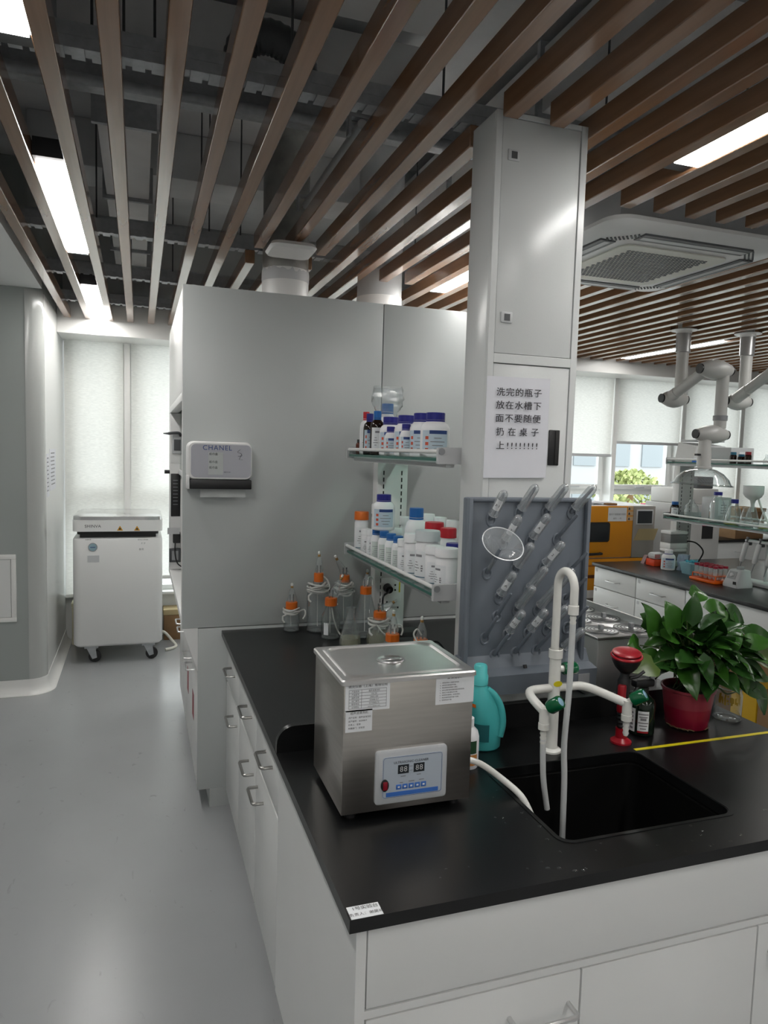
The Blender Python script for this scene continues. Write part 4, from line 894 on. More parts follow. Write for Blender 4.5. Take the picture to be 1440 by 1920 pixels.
c = at_y(174, 1026, sy0); MB().cyl((c.x, sy0-0.003, c.z), (c.x, sy0+0.0005, c.z), 0.033, n=24).done('dial_rim', mgrey, t); MB().cyl((c.x, sy0-0.004, c.z), (c.x, sy0-0.0032, c.z), 0.028, n=24).done('dial_face', mat('dial_blue', (0.28, 0.42, 0.48), 0.4), t)
plates('dial_mark', [((c.x, sy0-0.0045, c.z), 0.036, 0.005)], (1, 0, 0), (0, 0, 1), inknavy, t)
c = at_y(175, 1048, sy0); plate('rating_plate', (c.x, Yf, c.z), (1, 0, 0), (0, 0, 1), 0.084, 0.052, lgrey, t)
for px, py, s in ((269, 1019, 'ℓ ヲ'), (265, 1030, '备用'), (265, 1034, '')):
    if s: text(s, 0.018, at_y(px, py, sy0), (1, 0, 0), (0, 0, 1), inkgrey, t, name='handwriting')
for cx, cy in ((-0.36, 5.87), (0.06, 5.87), (-0.40, 6.30), (0.08, 6.30)):
    MB().box((cx-0.045, cy-0.04, 0.118), (cx+0.055, cy+0.04, 0.134)).prism([V(cx-0.03, cy-0.028, 0.118), V(cx+0.035, cy-0.028, 0.118), V(cx+0.045, cy-0.028, 0.04), V(cx+0.012, cy-0.028, 0.03)], (0, 0.008, 0)).prism([V(cx-0.03, cy+0.02, 0.118), V(cx+0.035, cy+0.02, 0.118), V(cx+0.045, cy+0.02, 0.04), V(cx+0.012, cy+0.02, 0.03)], (0, 0.008, 0)).done('castor_fork', zinc, t)
    MB().lathe([(0.0001, -0.018), (0.03, -0.018), (0.046, -0.014), (0.048, 0), (0.046, 0.014), (0.03, 0.018), (0.0001, 0.018)], (cx+0.03, cy, 0.048), 20, M=Matrix.Rotation(PI/2, 3, 'X')).done('castor_wheel', blk, t)
# boxes and hose on the floor near the window
t = thing('storage_box', 'translucent cream storage box on the floor between column and sterilizer', 'box', (-0.54, 6.45, 0)); rbox('body', (-0.54, 6.40, 0.0), (-0.30, 6.58, 0.33), creamw, t, 0.01); rbox('lid', (-0.545, 6.395, 0.33), (-0.295, 6.585, 0.36), creamw, t, 0.006)
t = thing('carton', 'tan carton on the floor between sterilizer and fume hood', 'box', (0.35, 6.45, 0)); rbox('body', (0.2, 6.40, 0), (0.52, 6.58, 0.22), cardb, t, 0.004); rbox('lid', (0.195, 6.395, 0.222), (0.525, 6.585, 0.27), tanp, t, 0.004)
t = thing('drain_hose', 'cream plastic hose curling on the floor beside the sterilizer', 'hose', (0.25, 6.2, 0)); MB().tube([(0.172, 6.25, 0.12), (0.21, 6.25, 0.10), (0.27, 6.22, 0.03), (0.29, 6.15, 0.013), (0.25, 6.08, 0.013), (0.20, 6.05, 0.013)], 0.012, 8, sub=6).done('hose', mat('hose_cream', (0.68, 0.66, 0.58), 0.4), t)

# ------------------------------------------------------------------ culture glassware on the worktop
def lathe_h(prof, h): return prof
def culture(name, lab, x, y, prof, capz, capr, caph, coils=0, tip=(0.0, 0.0, 0.12), liquid_h=0.0, loops=(), gl=None, tag_white=False, cat='bottle', nostd=False, label_patch=False):
    z = BZ+0.0004; t = thing(name, lab, cat, (x, y, z), group='culture vessels on the worktop')
    c = (x, y, z)
    MB().lathe([(0.0001, 0.001)]+[(r, h) for r, h in prof], c, 26).done('glass_body', gl or glass, t, smooth=60)
    MB().lathe([(prof[0][0]*0.6, 0.0003), (prof[0][0]*0.97, 0.0003), (prof[0][0]*1.005, 0.004), (prof[0][0]*0.97, 0.007), (prof[0][0]*0.6, 0.006)], c, 26).done('glass_base', glass_dk, t)
    if liquid_h:
        def rad(h):
            for (r0, h0), (r1, h1) in zip(prof, prof[1:]):
                if h0 <= h <= h1 and h1 > h0: return r0+(r1-r0)*(h-h0)/(h1-h0)
            return prof[0][0]
        MB().lathe([(0.0001, 0.003), (rad(0.004)*0.97, 0.003), (rad(liquid_h*0.5)*0.97, liquid_h*0.5), (rad(liquid_h)*0.97, liquid_h), (0.0001, liquid_h)], c, 24).done('liquid', liquid, t)
    if capr:
        n = 32
        MB().loft([[V(x+capr*(1+0.02*(k % 2))*s*math.cos(2*PI*k/n), y+capr*(1+0.02*(k % 2))*s*math.sin(2*PI*k/n), z+capz+zz) for k in range(n)] for zz, s in ((0, 1), (caph*0.92, 1), (caph, 0.93))]).done('cap', orange, t, smooth=0)
        zc = z+capz+caph
        b = MB()
        for dx in (-0.008, 0.008): b.cyl((x+dx, y, zc-0.002), (x+dx, y, zc+0.035), 0.003, n=8)
        b.done('port', dgrey, t)
        tx, ty_, tz = tip; T0 = V(x+0.002, y, zc+0.002); T1 = V(x+tx, y+ty_, zc+tz)
        ax = (T1-T0)
        # clear film cone wrapped round the ports, tied at its tip
        M = ax.normalized().to_track_quat('Z', 'Y').to_matrix(); Ln = ax.length
        rg = random.Random(int(x*1000)); rings = []
        for q in range(6):
            v = q/5; rr = capr*0.62*(1-v)**0.7+0.006
            rings.append([T0+M @ V(rr*(1+rg.uniform(-.15, .15))*math.cos(2*PI*k/12), rr*(1+rg.uniform(-.15, .15))*math.sin(2*PI*k/12), Ln*0.78*v) for k in range(12)])
        MB().loft(rings, cap0=False, cap1=False).done('film_wrap', bagfilm, t, smooth=20)
        d = ax.normalized()
        MB().cyl(T0+d*Ln*0.76, T0+d*Ln*0.87, 0.0065, n=10).done('tie_band', rubberb, t)
        MB().lathe([(0.005, 0), (0.0065, 0.006), (0.006, 0.012), (0.0001, 0.016)], T0+d*Ln*0.87, 10, M=M).done('cotton_plug', cottonm, t)
        MB().tube([(x-0.004, y, zc-0.01), (x-0.005, y, zc-0.06), (x-0.002, y, z+0.02)] if prof[-1][1] > 0.07 else [(x, y, zc), (x, y, zc-0.02)], 0.0022, 6).done('dip_tube', tube_rub, t)
    if coils:
        b = MB(); rg = random.Random(int(y*999)); pts = []
        rr = max(prof[-1][0]*1.6, capr*1.25); zz = z+coils[0]
        for k in range(coils[1]*14): a = 2*PI*k/14; pts.append(V(x+(rr+coils[2]*0.4*math.sin(a*0.7+1))*math.cos(a), y+(rr+coils[2]*0.4*math.cos(a*0.9))*math.sin(a), zz+coils[3]*(k/14/coils[1])+0.004*math.sin(a*2.3)))
        pts += [V(x-rr*1.3, y-rr*0.6, zz-0.01), V(x-rr*1.1, y-rr*1.0, zz-0.035)]
        b.tube(pts, 0.0046, 7, sub=2).done('tubing', tube_rub, t)
    for lp in loops: MB().tube([V(x, y, z)+V(*p) for p in lp], 0.0036, 7, sub=6).done('tubing', tube_rub, t)
    if label_patch: MB().arc(c, prof[0][0], 0.02, 0.075, to_cam(x, y)-0.5, 0.28, 5).done('print', labelw, t)
    return t
p = at_z(546, 1182, BZ)
culture('culture_bottle', 'smallest orange-capped glass bottle standing apart by the hood wall', p.x, p.y, [(0.036, 0.004), (0.037, 0.07), (0.034, 0.085), (0.024, 0.10), (0.022, 0.115)], 0.105, 0.027, 0.032, coils=(0.082, 5, 0.006, 0.022), tip=(0.0, 0, 0.085), cat='bottle', loops=[[(0.03, -0.01, 0.09), (0.055, -0.02, 0.10), (0.06, -0.03, 0.08), (0.045, -0.04, 0.06)]])
culture('culture_bottle', 'large orange-capped glass bottle wound with white tubing', 0.795, 3.225, [(0.052, 0.006), (0.053, 0.16), (0.050, 0.185), (0.034, 0.205), (0.026, 0.215), (0.025, 0.235)], 0.232, 0.022, 0.042, coils=(0.180, 8, 0.030, 0.045), tip=(0.0, 0, 0.10), loops=[[(0.0, 0, 0.27), (0.04, -0.01, 0.24), (0.045, -0.03, 0.2), (0.0, -0.05, 0.19), (-0.06, -0.02, 0.20)]])
p = at_z(621, 1197, BZ)
culture('culture_bottle', 'medium glass bottle with orange cap and white printed patch', p.x, 3.085, [(0.042, 0.004), (0.043, 0.09), (0.040, 0.105), (0.024, 0.135), (0.021, 0.16)], 0.148, 0.027, 0.036, tip=(0.06, 0.02, 0.10), gl=glass_dk, label_patch=True, loops=[[(0.0, -0.01, 0.14), (0.01, -0.03, 0.08), (0.03, -0.03, 0.03), (0.05, -0.045, 0.012)]])
culture('culture_flask', 'large conical flask with orange cap and graduation lines', 0.985, 3.085, [(0.066, 0.004), (0.068, 0.015), (0.060, 0.06), (0.034, 0.16), (0.026, 0.185), (0.025, 0.205)], 0.195, 0.026, 0.034, tip=(0.005, 0, 0.075), cat='flask', loops=[[(0.005, 0, 0.235), (0.012, 0, 0.27), (0.03, 0, 0.265), (0.028, -0.005, 0.235)]])
culture('culture_bottle', 'tall glass bottle behind the flasks wound with thick white tubing', 0.925, 3.235, [(0.046, 0.006), (0.047, 0.17), (0.044, 0.195), (0.03, 0.215), (0.024, 0.235)], 0.225, 0.023, 0.034, coils=(0.160, 8, 0.022, 0.060), tip=(-0.06, -0.03, 0.10))
p = at_z(655, 1208, BZ)
t = culture('conical_flask', 'open conical flask holding a little pale yellow liquid', p.x, p.y-0.01, [(0.048, 0.004), (0.050, 0.012), (0.044, 0.04), (0.022, 0.115), (0.017, 0.13), (0.018, 0.16), (0.023, 0.166)], 0, 0, 0, liquid_h=0.035, cat='flask')
culture('culture_flask', 'squat flask with orange cap, tubing and pale liquid beside the steel cleaner', 1.005, 2.935, [(0.060, 0.004), (0.062, 0.015), (0.055, 0.05), (0.034, 0.10), (0.027, 0.125)], 0.112, 0.028, 0.034, coils=(0.085, 5, 0.02, 0.025), tip=(0.075, 0.0, 0.045), liquid_h=0.05, cat='flask', loops=[[(-0.03, -0.03, 0.10), (0.0, -0.05, 0.06), (0.05, -0.06, 0.03), (0.075, -0.05, 0.01)]])
culture('culture_bottle', 'orange-capped bottle half hidden behind the steel cleaner, left one', 0.938, 2.58, [(0.040, 0.004), (0.041, 0.085), (0.036, 0.10), (0.024, 0.115), (0.022, 0.125)], 0.110, 0.027, 0.030, tip=(0.003, 0, 0.09), loops=[[(0.008, 0, 0.14), (0.01, 0, 0.17), (0.03, -0.005, 0.172), (0.038, -0.01, 0.155), (0.03, -0.015, 0.135)]])
culture('culture_bottle', 'orange-capped bottle half hidden behind the steel cleaner, right one', 1.025, 2.50, [(0.040, 0.004), (0.041, 0.08), (0.036, 0.09), (0.024, 0.105), (0.022, 0.12)], 0.108, 0.027, 0.026, tip=(0.003, 0, 0.085), loops=[[(0.0, -0.005, 0.15), (-0.02, -0.01, 0.175), (-0.034, -0.012, 0.155), (-0.02, -0.03, 0.12), (-0.01, -0.032, 0.10)], [(-0.03, -0.012, 0.13), (-0.045, -0.02, 0.11), (-0.042, -0.03, 0.07)]])
t = thing('power_adapter', 'black power adapter block with leads behind the orange-capped bottles', 'adapter', (1.12, 2.85, BZ))
rbox('block', (1.055, 2.78, BZ+0.0004), (1.185, 2.86, BZ+0.045), blk, t, 0.006); rbox('block_second', (1.10, 2.90, BZ+0.0004), (1.20, 2.99, BZ+0.055), blkm, t, 0.006)
MB().tube([(1.19, 2.82, BZ+0.02), (1.22, 2.78, BZ+0.035), (1.23, 2.70, BZ+0.01), (1.22, 2.55, BZ+0.006), (1.26, 2.4, BZ+0.006), (1.3, 2.28, BZ+0.006)], 0.004, 6, sub=5).tube([(1.13, 2.775, BZ+0.02), (1.14, 2.70, BZ+0.008), (1.18, 2.6, BZ+0.006), (1.24, 2.5, BZ+0.006), (1.33, 2.3, BZ+0.006)], 0.004, 6, sub=5).done('lead', blk, t)

# ------------------------------------------------------------------ ultrasonic cleaner
UX0, UX1, UYa, UYb, UZ0, UZ1 = 0.434, 0.756, 1.502, 1.775, 0.868, 1.180
t = thing('ultrasonic_cleaner', 'square stainless steel ultrasonic cleaner with control panel and lid', 'cleaner', (0.595, 1.64, BZ))
rbox('body', (UX0, UYa, UZ0), (UX1, UYb, UZ1), steel, t, 0.002)
for cx in (UX0+0.03, UX1-0.03):
    for cy in (UYa+0.03, UYb-0.03): MB().cyl((cx, cy, BZ+0.0003), (cx, cy, UZ0), 0.014, n=12).done('foot', blk, t)
o_ = 0.006
lidr = lambda ins, r, z: rrect(UX0-o_+ins, UX1+o_-ins, UYa-o_+ins, UYb+o_-ins, r, z)
lid = MB().loft([lidr(0, 0.008, UZ1-0.006), lidr(0, 0.008, UZ1+0.003), lidr(0.003, 0.008, UZ1+0.006), lidr(0.016, 0.020, UZ1+0.0062), lidr(0.019, 0.030, UZ1+0.0085), lidr(0.023, 0.034, UZ1+0.009), lidr(0.028, 0.04, UZ1+0.0045), lidr(0.034, 0.04, UZ1+0.004)]).done('lid', mat('lid_steel', (0.72, 0.71, 0.70), 0.36, 1.0, noise=0.06, nscale=14), t, smooth=22)
hc = at_z(733, 1236, UZ1+0.006)
MB().lathe([(0.036, 0.0), (0.034, 0.003), (0.028, 0.0015), (0.024, -0.0005), (0.0001, -0.0008)], (hc.x, hc.y, UZ1+0.0048), 28, ex=1.0, ey=0.85).done('handle_recess', steel2, lid); MB().box((hc.x-0.026, hc.y-0.006, UZ1+0.0050), (hc.x+0.026, hc.y+0.006, UZ1+0.0085), 0.003).done('handle', chrome, lid)
Yc = UYa-0.0002
def cl(px, py): return at_y(px, py, UYa)
a, c = cl(700, 1410), cl(833, 1490)
cx0, cx1, cz0, cz1 = 0.512, 0.690, 0.886, 1.013
MB().loft([rr_y(cx0, cx1, cz0, cz1, 0.008, Yc), rr_y(cx0, cx1, cz0, cz1, 0.008, Yc-0.007), rr_y(cx0+0.005, cx1-0.005, cz0+0.005, cz1-0.005, 0.006, Yc-0.009)]).done('bezel', mat('bezel_grey', (0.50, 0.52, 0.54), 0.4), t)
pf = Yc-0.0092
MB().loft([rr_y(cx0+0.016, cx1-0.012, cz0+0.014, cz1-0.014, 0.006, pf), rr_y(cx0+0.016, cx1-0.012, cz0+0.014, cz1-0.014, 0.006, pf-0.0008)]).done('faceplate', mat('face_blue_grey', (0.47, 0.53, 0.60), 0.35), t)
b = MB().tube([V(p.x, pf-0.001, p.z) for p in rr_y(cx0+0.018, cx1-0.014, cz0+0.016, cz1-0.016, 0.006, 0)+[rr_y(cx0+0.018, cx1-0.014, cz0+0.016, cz1-0.016, 0.006, 0)[0]]], 0.0004, 4); b.done('face_outline', inknavy, t)
text('ULTRASONIC CLEANER', 0.0082, (0.598, pf-0.001, cz1-0.029), (1, 0, 0), (0, 0, 1), ink, t)
for xx in (0.579, 0.618):
    plate('display', (xx, pf-0.0008, cz1-0.046), (1, 0, 0), (0, 0, 1), 0.027, 0.021, screenm, t, 0.001)
    text('88', 0.018, (xx, pf-0.0018, cz1-0.046), (1, 0, 0), (0, 0, 1), lgrey, t, name='digits', spacing=1.1)
plates('print', [((0.598, pf-0.0009, cz1-0.041), 0.008, 0.001), ((0.598, pf-0.0009, cz1-0.051), 0.008, 0.001), ((0.579, pf-0.0009, cz1-0.063), 0.012, 0.0015), ((0.618, pf-0.0009, cz1-0.063), 0.010, 0.0015), ((0.575, pf-0.0009, cz0+0.049), 0.008, 0.0016), ((0.60, pf-0.0009, cz0+0.050), 0.014, 0.0016), ((0.625, pf-0.0009, cz0+0.051), 0.012, 0.0016)], (1, 0, 0), (0, 0, 1), inkgrey, t)
for k in range(5): bt = rbox('button', (0.562+0.0155*k, pf-0.002, cz0+0.033), (0.575+0.0155*k, pf-0.0008, cz0+0.045), inkblue, t, 0.001); plates('button_mark', [((0.5685+0.0155*k, pf-0.0021, cz0+0.039), 0.005, 0.004)], (1, 0, 0), (0, 0, 1), labelw, t, 0.0003)
rbox('blue_band', (cx0+0.026, pf-0.0016, cz0+0.018), (cx1-0.022, pf-0.0008, cz0+0.028), inkblue, t)
MB().lathe([(0.0095, 0), (0.0095, 0.003), (0.007, 0.004), (0.0001, 0.0042)], (0.534, pf-0.0008, cz0+0.047), 20, M=Matrix.Rotation(PI/2, 3, 'X'), ey=1.5).done('switch_bezel', blk, t)
rbox('switch', (0.5285, pf-0.007, cz0+0.037), (0.5395, pf-0.004, cz0+0.057), mat('switch_red', (0.25, 0.008, 0.02), 0.15), t, 0.002)
# stuck-on labels
def sticker(px0, py0, px1, py1, title, lines, grid=False, th=0.008):
    a, c = cl(px0, py0), cl(px1, py1); w, h = c.x-a.x, a.z-c.z; o = V((a.x+c.x)/2, Yc, (a.z+c.z)/2)
    s = plate('sticker', o, (1, 0, 0), (0, 0, 1), w, h, labelw, t, 0.0008)
    text(title, th, o+V(0, -0.001, h*0.36), (1, 0, 0), (0, 0, 1), ink, s)
    it = []
    n = len(lines); z0_, z1_ = -h*0.40, h*0.24
    if grid:
        for k in range(n+1): it.append((o+V(0, -0.0008, z0_+(z1_-z0_)*k/n), w*0.84, 0.0005))
        for xx in (-0.42, -0.14, 0.42): it.append((o+V(w*xx, -0.0008, (z0_+z1_)/2), 0.0005, z1_-z0_))
        plates('table_line', it, (1, 0, 0), (0, 0, 1), ink, s, 0.0004)
    for k, ln in enumerate(lines):
        zz = z1_-(z1_-z0_)*(k+0.5)/n
        if grid: text(ln[0], (z1_-z0_)/n*0.62, o+V(-w*0.28, -0.001, zz), (1, 0, 0), (0, 0, 1), ink, s); text(ln[1], (z1_-z0_)/n*0.62, o+V(w*0.14, -0.001, zz), (1, 0, 0), (0, 0, 1), ink, s)
        else: text(ln, (z1_-z0_)/n*0.6, o+V(-w*0.40, -0.001, zz), (1, 0, 0), (0, 0, 1), ink, s, align='LEFT')
sticker(648, 1281, 730, 1328, '骋克仪器（上海）有限公司', [('产品名称', '超声波清洗机'), ('产品型号', 'CK-10L'), ('超声功率', '240W 40K'), ('出厂编号', '2020081017'), ('联系电话', '02155800170'), ('公司网址', 'www.ckyiqi.com')], True, 0.0078)
sticker(648, 1333, 697, 1369, '超声波清洗机', ['资产名称：超声波清洗机', '资产编号：20200817', '负责人：张某', '所属部门：实验室'], False, 0.007)
sticker(818, 1264, 887, 1315, '友情提示！', ['1、清洗前请加入足量的清洗液。', '2、请勿空机使用超声功能。', '3、请勿将物体直接放入槽底。', '4、请勿在槽内使用强酸强碱和易燃液体。', '5、连续工作请勿超过30分钟。', '6、使用完毕请断电，并排空液体。', '7、清洁机器表面请先拔下电源。', '8、请保持机身干燥。'], False, 0.0085)
MB().tube([(UX1+0.0005, 1.61, 0.905), (0.785, 1.61, 0.915), (0.83, 1.595, 0.905), (0.868, 1.545, 0.882), (0.899, 1.50, 0.854), (0.915, 1.475, 0.815)], [0.0085]*26, 10, sub=5).done('drain_hose', ppwhite, t, 'white drain hose leading into the sink')
# ------------------------------------------------------------------ detergent bottle, white bottle
t = thing('detergent_bottle', 'teal plastic detergent bottle with moulded handle behind the steel cleaner', 'bottle', (0.95, 1.79, BZ))
secs = [(0.0, 0.950, 0.040, 0.030), (0.006, 0.950, 0.046, 0.034), (0.05, 0.951, 0.048, 0.036), (0.09, 0.949, 0.048, 0.036), (0.125, 0.942, 0.045, 0.034), (0.155, 0.934, 0.037, 0.030), (0.175, 0.929, 0.027, 0.025), (0.188, 0.927, 0.020, 0.020), (0.20, 0.927, 0.019, 0.019)]
MB().loft([[V(cx+rx*math.cos(2*PI*k/24), 1.80+ry*math.sin(2*PI*k/24), BZ+0.0004+z) for k in range(24)] for z, cx, rx, ry in secs]).done('body', teal, t, smooth=70)
MB().tube([(0.943, 1.79, BZ+0.178), (0.966, 1.783, BZ+0.160), (0.985, 1.778, BZ+0.125), (0.992, 1.776, BZ+0.08), (0.984, 1.776, BZ+0.04)], 0.0105, 10, sub=5).done('handle', teal, t, smooth=70)
MB().lathe([(0.0205, 0.19), (0.0225, 0.192), (0.0225, 0.218), (0.020, 0.222), (0.019, 0.245), (0.016, 0.249), (0.0001, 0.249)], (0.927, 1.80, BZ), 24).done('cap', tealcap, t)
MB().arc((0.944, 1.80, BZ), 0.0445, 0.035, 0.085, to_cam(0.944, 1.8)-0.15, 0.5, 8, 0.003).done('paper_label', mat('label_teal_dark', (0.012, 0.12, 0.13), 0.4), t)
MB().arc((0.944, 1.80, BZ), 0.0445, 0.13, 0.14, to_cam(0.944, 1.8)-0.75, 0.2, 5, 0.002).done('print_mark', orange, t)
t = thing('white_bottle', 'white plastic bottle with colourful label squeezed between steel cleaner and detergent', 'bottle', (0.846, 1.705, BZ))
MB().lathe([(0.0001, 0), (0.030, 0), (0.032, 0.004), (0.032, 0.085), (0.028, 0.10), (0.016, 0.112), (0.015, 0.125)], (0.846, 1.705, BZ+0.0004), 24).done('body', hdpe, t, smooth=60)
MB().lathe([(0.017, 0.112), (0.017, 0.135), (0.0001, 0.137)], (0.846, 1.705, BZ), 18).done('cap', hdpe, t)
MB().arc((0.846, 1.705, BZ), 0.032, 0.045, 0.08, to_cam(.846, 1.705)+0.55, 0.35, 6).done('print', mat('label_dark_green', (0.02, 0.07, 0.03), 0.5), t); MB().arc((0.846, 1.705, BZ), 0.032, 0.012, 0.042, to_cam(.846, 1.705)+0.6, 0.4, 6).done('print_mark', mat('label_orange', (0.6, 0.25, 0.06), 0.5), t)

# ------------------------------------------------------------------ laboratory tap
t = thing('lab_tap', 'white three-way laboratory tap with green knobs and long hose', 'tap', (1.127, 1.728, BZ))
fx, fy = 1.127, 1.728; zt_ = at_y(1035, 1290, fy).z
MB().lathe([(0.029, 0.0005), (0.029, 0.006), (0.024, 0.010), (0.018, 0.012), (0.017, 0.02), (0.0165, 0.28)], (fx, fy, BZ), 24).done('post', ppwhite, t)
zc = at_y(1040, 1225, fy).z
MB().lathe([(0.018, zc-0.014), (0.020, zc-0.012), (0.020, zc+0.012), (0.018, zc+0.014)], (fx, fy, 0), 24).done('collar', ppwhite, t)
zt2 = at_y(1060, 1058, fy).z; gd = V(-0.004, -0.088, 0)
arc_ = [V(fx-0.004, fy, zc), V(fx-0.004, fy, zc+0.06), V(fx-0.004, fy, zt2-0.075)]
for k in range(0, 13): a = PI-PI*1.04*k/12; arc_.append(V(fx-0.004, fy, zt2-0.057)+gd*(0.5+0.5*math.cos(a))+V(0, 0, 0.045*math.sin(a)))
end = arc_[-1]; arc_.append(end+V(0, 0, -0.035))
gn = MB().tube(arc_, 0.0115, 12).done('gooseneck', ppwhite, t, smooth=70)
e2 = arc_[-1]
MB().lathe([(0.0125, 0), (0.0145, -0.002), (0.0145, -0.026), (0.011, -0.028), (0.008, -0.03), (0.0095, -0.036), (0.0075, -0.042), (0.0095, -0.048), (0.007, -0.056)], e2, 16).done('nozzle', ppwhite, t)
hs = e2+V(0, 0, -0.045)
MB().tube([hs, hs+V(0.0, 0, -0.09), hs+V(-0.004, -0.004, -0.20), hs+V(-0.012, -0.006, -0.34), hs+V(-0.010, -0.012, -0.44), hs+V(-0.013, -0.02, -0.56), hs+V(-0.012, -0.02, -0.62)], 0.0083, 10, sub=5).done('hose', mat('hose_milky', (0.62, 0.64, 0.64), 0.35), t, 'long milky hose hanging into the sink')
# side arms
la = [V(fx, fy, zt_), V(fx-0.055, fy, zt_), V(1.048, fy-0.004, zt_-0.002), V(1.037, fy-0.02, zt_-0.005), V(1.032, fy-0.05, zt_-0.012), V(1.032, fy-0.105, zt_-0.024)]
MB().tube(la, 0.0125, 12, sub=3).done('side_arm', ppwhite, t, smooth=70)
ra = [V(fx, fy, zt_), V(fx+0.07, fy, zt_), V(1.225, fy-0.006, zt_-0.002), V(1.255, fy-0.035, zt_-0.010), V(1.30, fy-0.105, zt_-0.026)]
MB().tube(ra, 0.0125, 12, sub=3).done('side_arm', ppwhite, t, smooth=70)
def knob(c, d, L=0.042, r=0.0185):
    c, d = Vector(c), Vector(d).normalized(); M = d.to_track_quat('Z', 'Y').to_matrix()
    MB().lathe([(0.008, -0.02), (0.010, 0.0), (0.0101, 0.006)], c, 14, M=M).done('valve_stem', ppwhite, t)
    n = 24
    k = MB().loft([[c+M @ V(r*s*(1+0.03*(q % 2))*math.cos(2*PI*q/n), r*s*(1+0.03*(q % 2))*math.sin(2*PI*q/n), zz) for q in range(n)] for zz, s in ((0.002, 0.9), (0.006, 1.0), (L-0.004, 1.0), (L, 0.9))]).done('knob', green, t, smooth=30)
    MB().lathe([(0.012, 0), (0.011, 0.0008), (0.0001, 0.001)], c+d*L, 16, M=M).done('knob_badge', mat('badge_blue', (0.25, 0.42, 0.55), 0.1), t)
L1 = la[-1]; R1 = ra[-1]
for q, hose in ((L1, True), (R1, False)):
    MB().lathe([(0.0001, 0.012), (0.0125, 0.010), (0.0135, 0), (0.0135, -0.03), (0.015, -0.031), (0.015, -0.048), (0.010, -0.05), (0.008, -0.054), (0.0095, -0.06), (0.007, -0.066), (0.0092, -0.072), (0.007, -0.078), (0.009, -0.084), (0.006, -0.092)], q, 18).done('outlet', ppwhite, t, smooth=50)
knob(L1+V(0.008, -0.008, 0.012), (0.45, -0.65, 0.62)); knob(R1+V(0.008, -0.008, 0.012), (0.55, -0.6, 0.58))
knob((fx+0.022, fy-0.004, at_y(1065, 1252, fy).z), (1, -0.05, 0.0), 0.044, 0.018)
h0 = L1+V(0, 0, -0.075)
MB().tube([h0, h0+V(0.002, 0, -0.05), h0+V(0.008, 0.0, -0.12), h0+V(0.022, -0.002, -0.20)], 0.0078, 10, sub=5).done('hose', MATS['hose_milky'], t)
MB().lathe([(0.012, 0), (0.0115, 0.0008), (0.0001, 0.001)], (fx+0.0015, fy-0.0163, at_y(1041, 1279, fy).z), 18, M=Matrix.Rotation(PI/2, 3, 'X'), ex=1.2, ey=0.7).done('maker_badge', yellow, t)
# ------------------------------------------------------------------ eyewash
ex, ey = 1.368, 1.728
t = thing('eyewash', 'red and black hand-held eyewash spray standing behind the sink', 'eyewash', (ex, ey, BZ))
MB().lathe([(0.031, 0.0004), (0.031, 0.006), (0.022, 0.012), (0.017, 0.016), (0.017, 0.045), (0.0001, 0.045)], (ex, ey, BZ), 24).done('base', redpl, t)
b = MB().lathe([(0.0001, 0.046)]+[(0.0145 if k % 2 else 0.012, 0.046+0.006*k) for k in range(9)]+[(0.0001, 0.096)], (ex-0.002, ey, BZ), 16); b.done('hose_coil', blk, t)
MB().loft([[V(ex-0.005+dx+rx*math.cos(2*PI*k/20), ey+ry*math.sin(2*PI*k/20), BZ+z) for k in range(20)] for z, dx, rx, ry in ((0.096, 0, 0.014, 0.014), (0.11, 0, 0.019, 0.018), (0.19, 0.004, 0.019, 0.018), (0.205, 0.006, 0.013, 0.013), (0.22, 0.008, 0.015, 0.015))]).done('grip', blk, t, smooth=60)
MB().loft([[V(ex-0.017+dx+rx*math.cos(2*PI*k/12), ey-0.014+ry*math.sin(2*PI*k/12), BZ+z) for k in range(12)] for z, dx, rx, ry in ((0.10, 0, 0.011, 0.010), (0.11, 0, 0.013, 0.011), (0.178, 0.0, 0.013, 0.011), (0.182, 0, 0.011, 0.009))]).done('lever', redpl, t, smooth=50)
MB().tube([(ex+0.01, ey-0.012, BZ+0.20), (ex+0.03, ey-0.02, BZ+0.205), (ex+0.052, ey-0.022, BZ+0.22)], 0.005, 8).done('trigger', blk, t)
Mh = Euler((0.12, -0.08, 0)).to_matrix()
MB().lathe([(0.0001, 0), (0.018, 0.002), (0.032, 0.018), (0.041, 0.036), (0.044, 0.05), (0.0001, 0.05)], (ex+0.003, ey, BZ+0.215), 26, M=Mh).done('bowl', blk, t, smooth=60)
MB().lathe([(0.046, 0.05), (0.047, 0.054), (0.045, 0.057), (0.042, 0.058)], (ex+0.003, ey, BZ+0.215), 28, M=Mh).done('bowl_ring', redpl, t)
MB().lathe([(0.041, 0.060), (0.042, 0.064), (0.036, 0.0675), (0.018, 0.069), (0.0001, 0.0695)], (ex+0.003, ey, BZ+0.215), 28, M=Mh).done('lid', redpl, t, smooth=60)
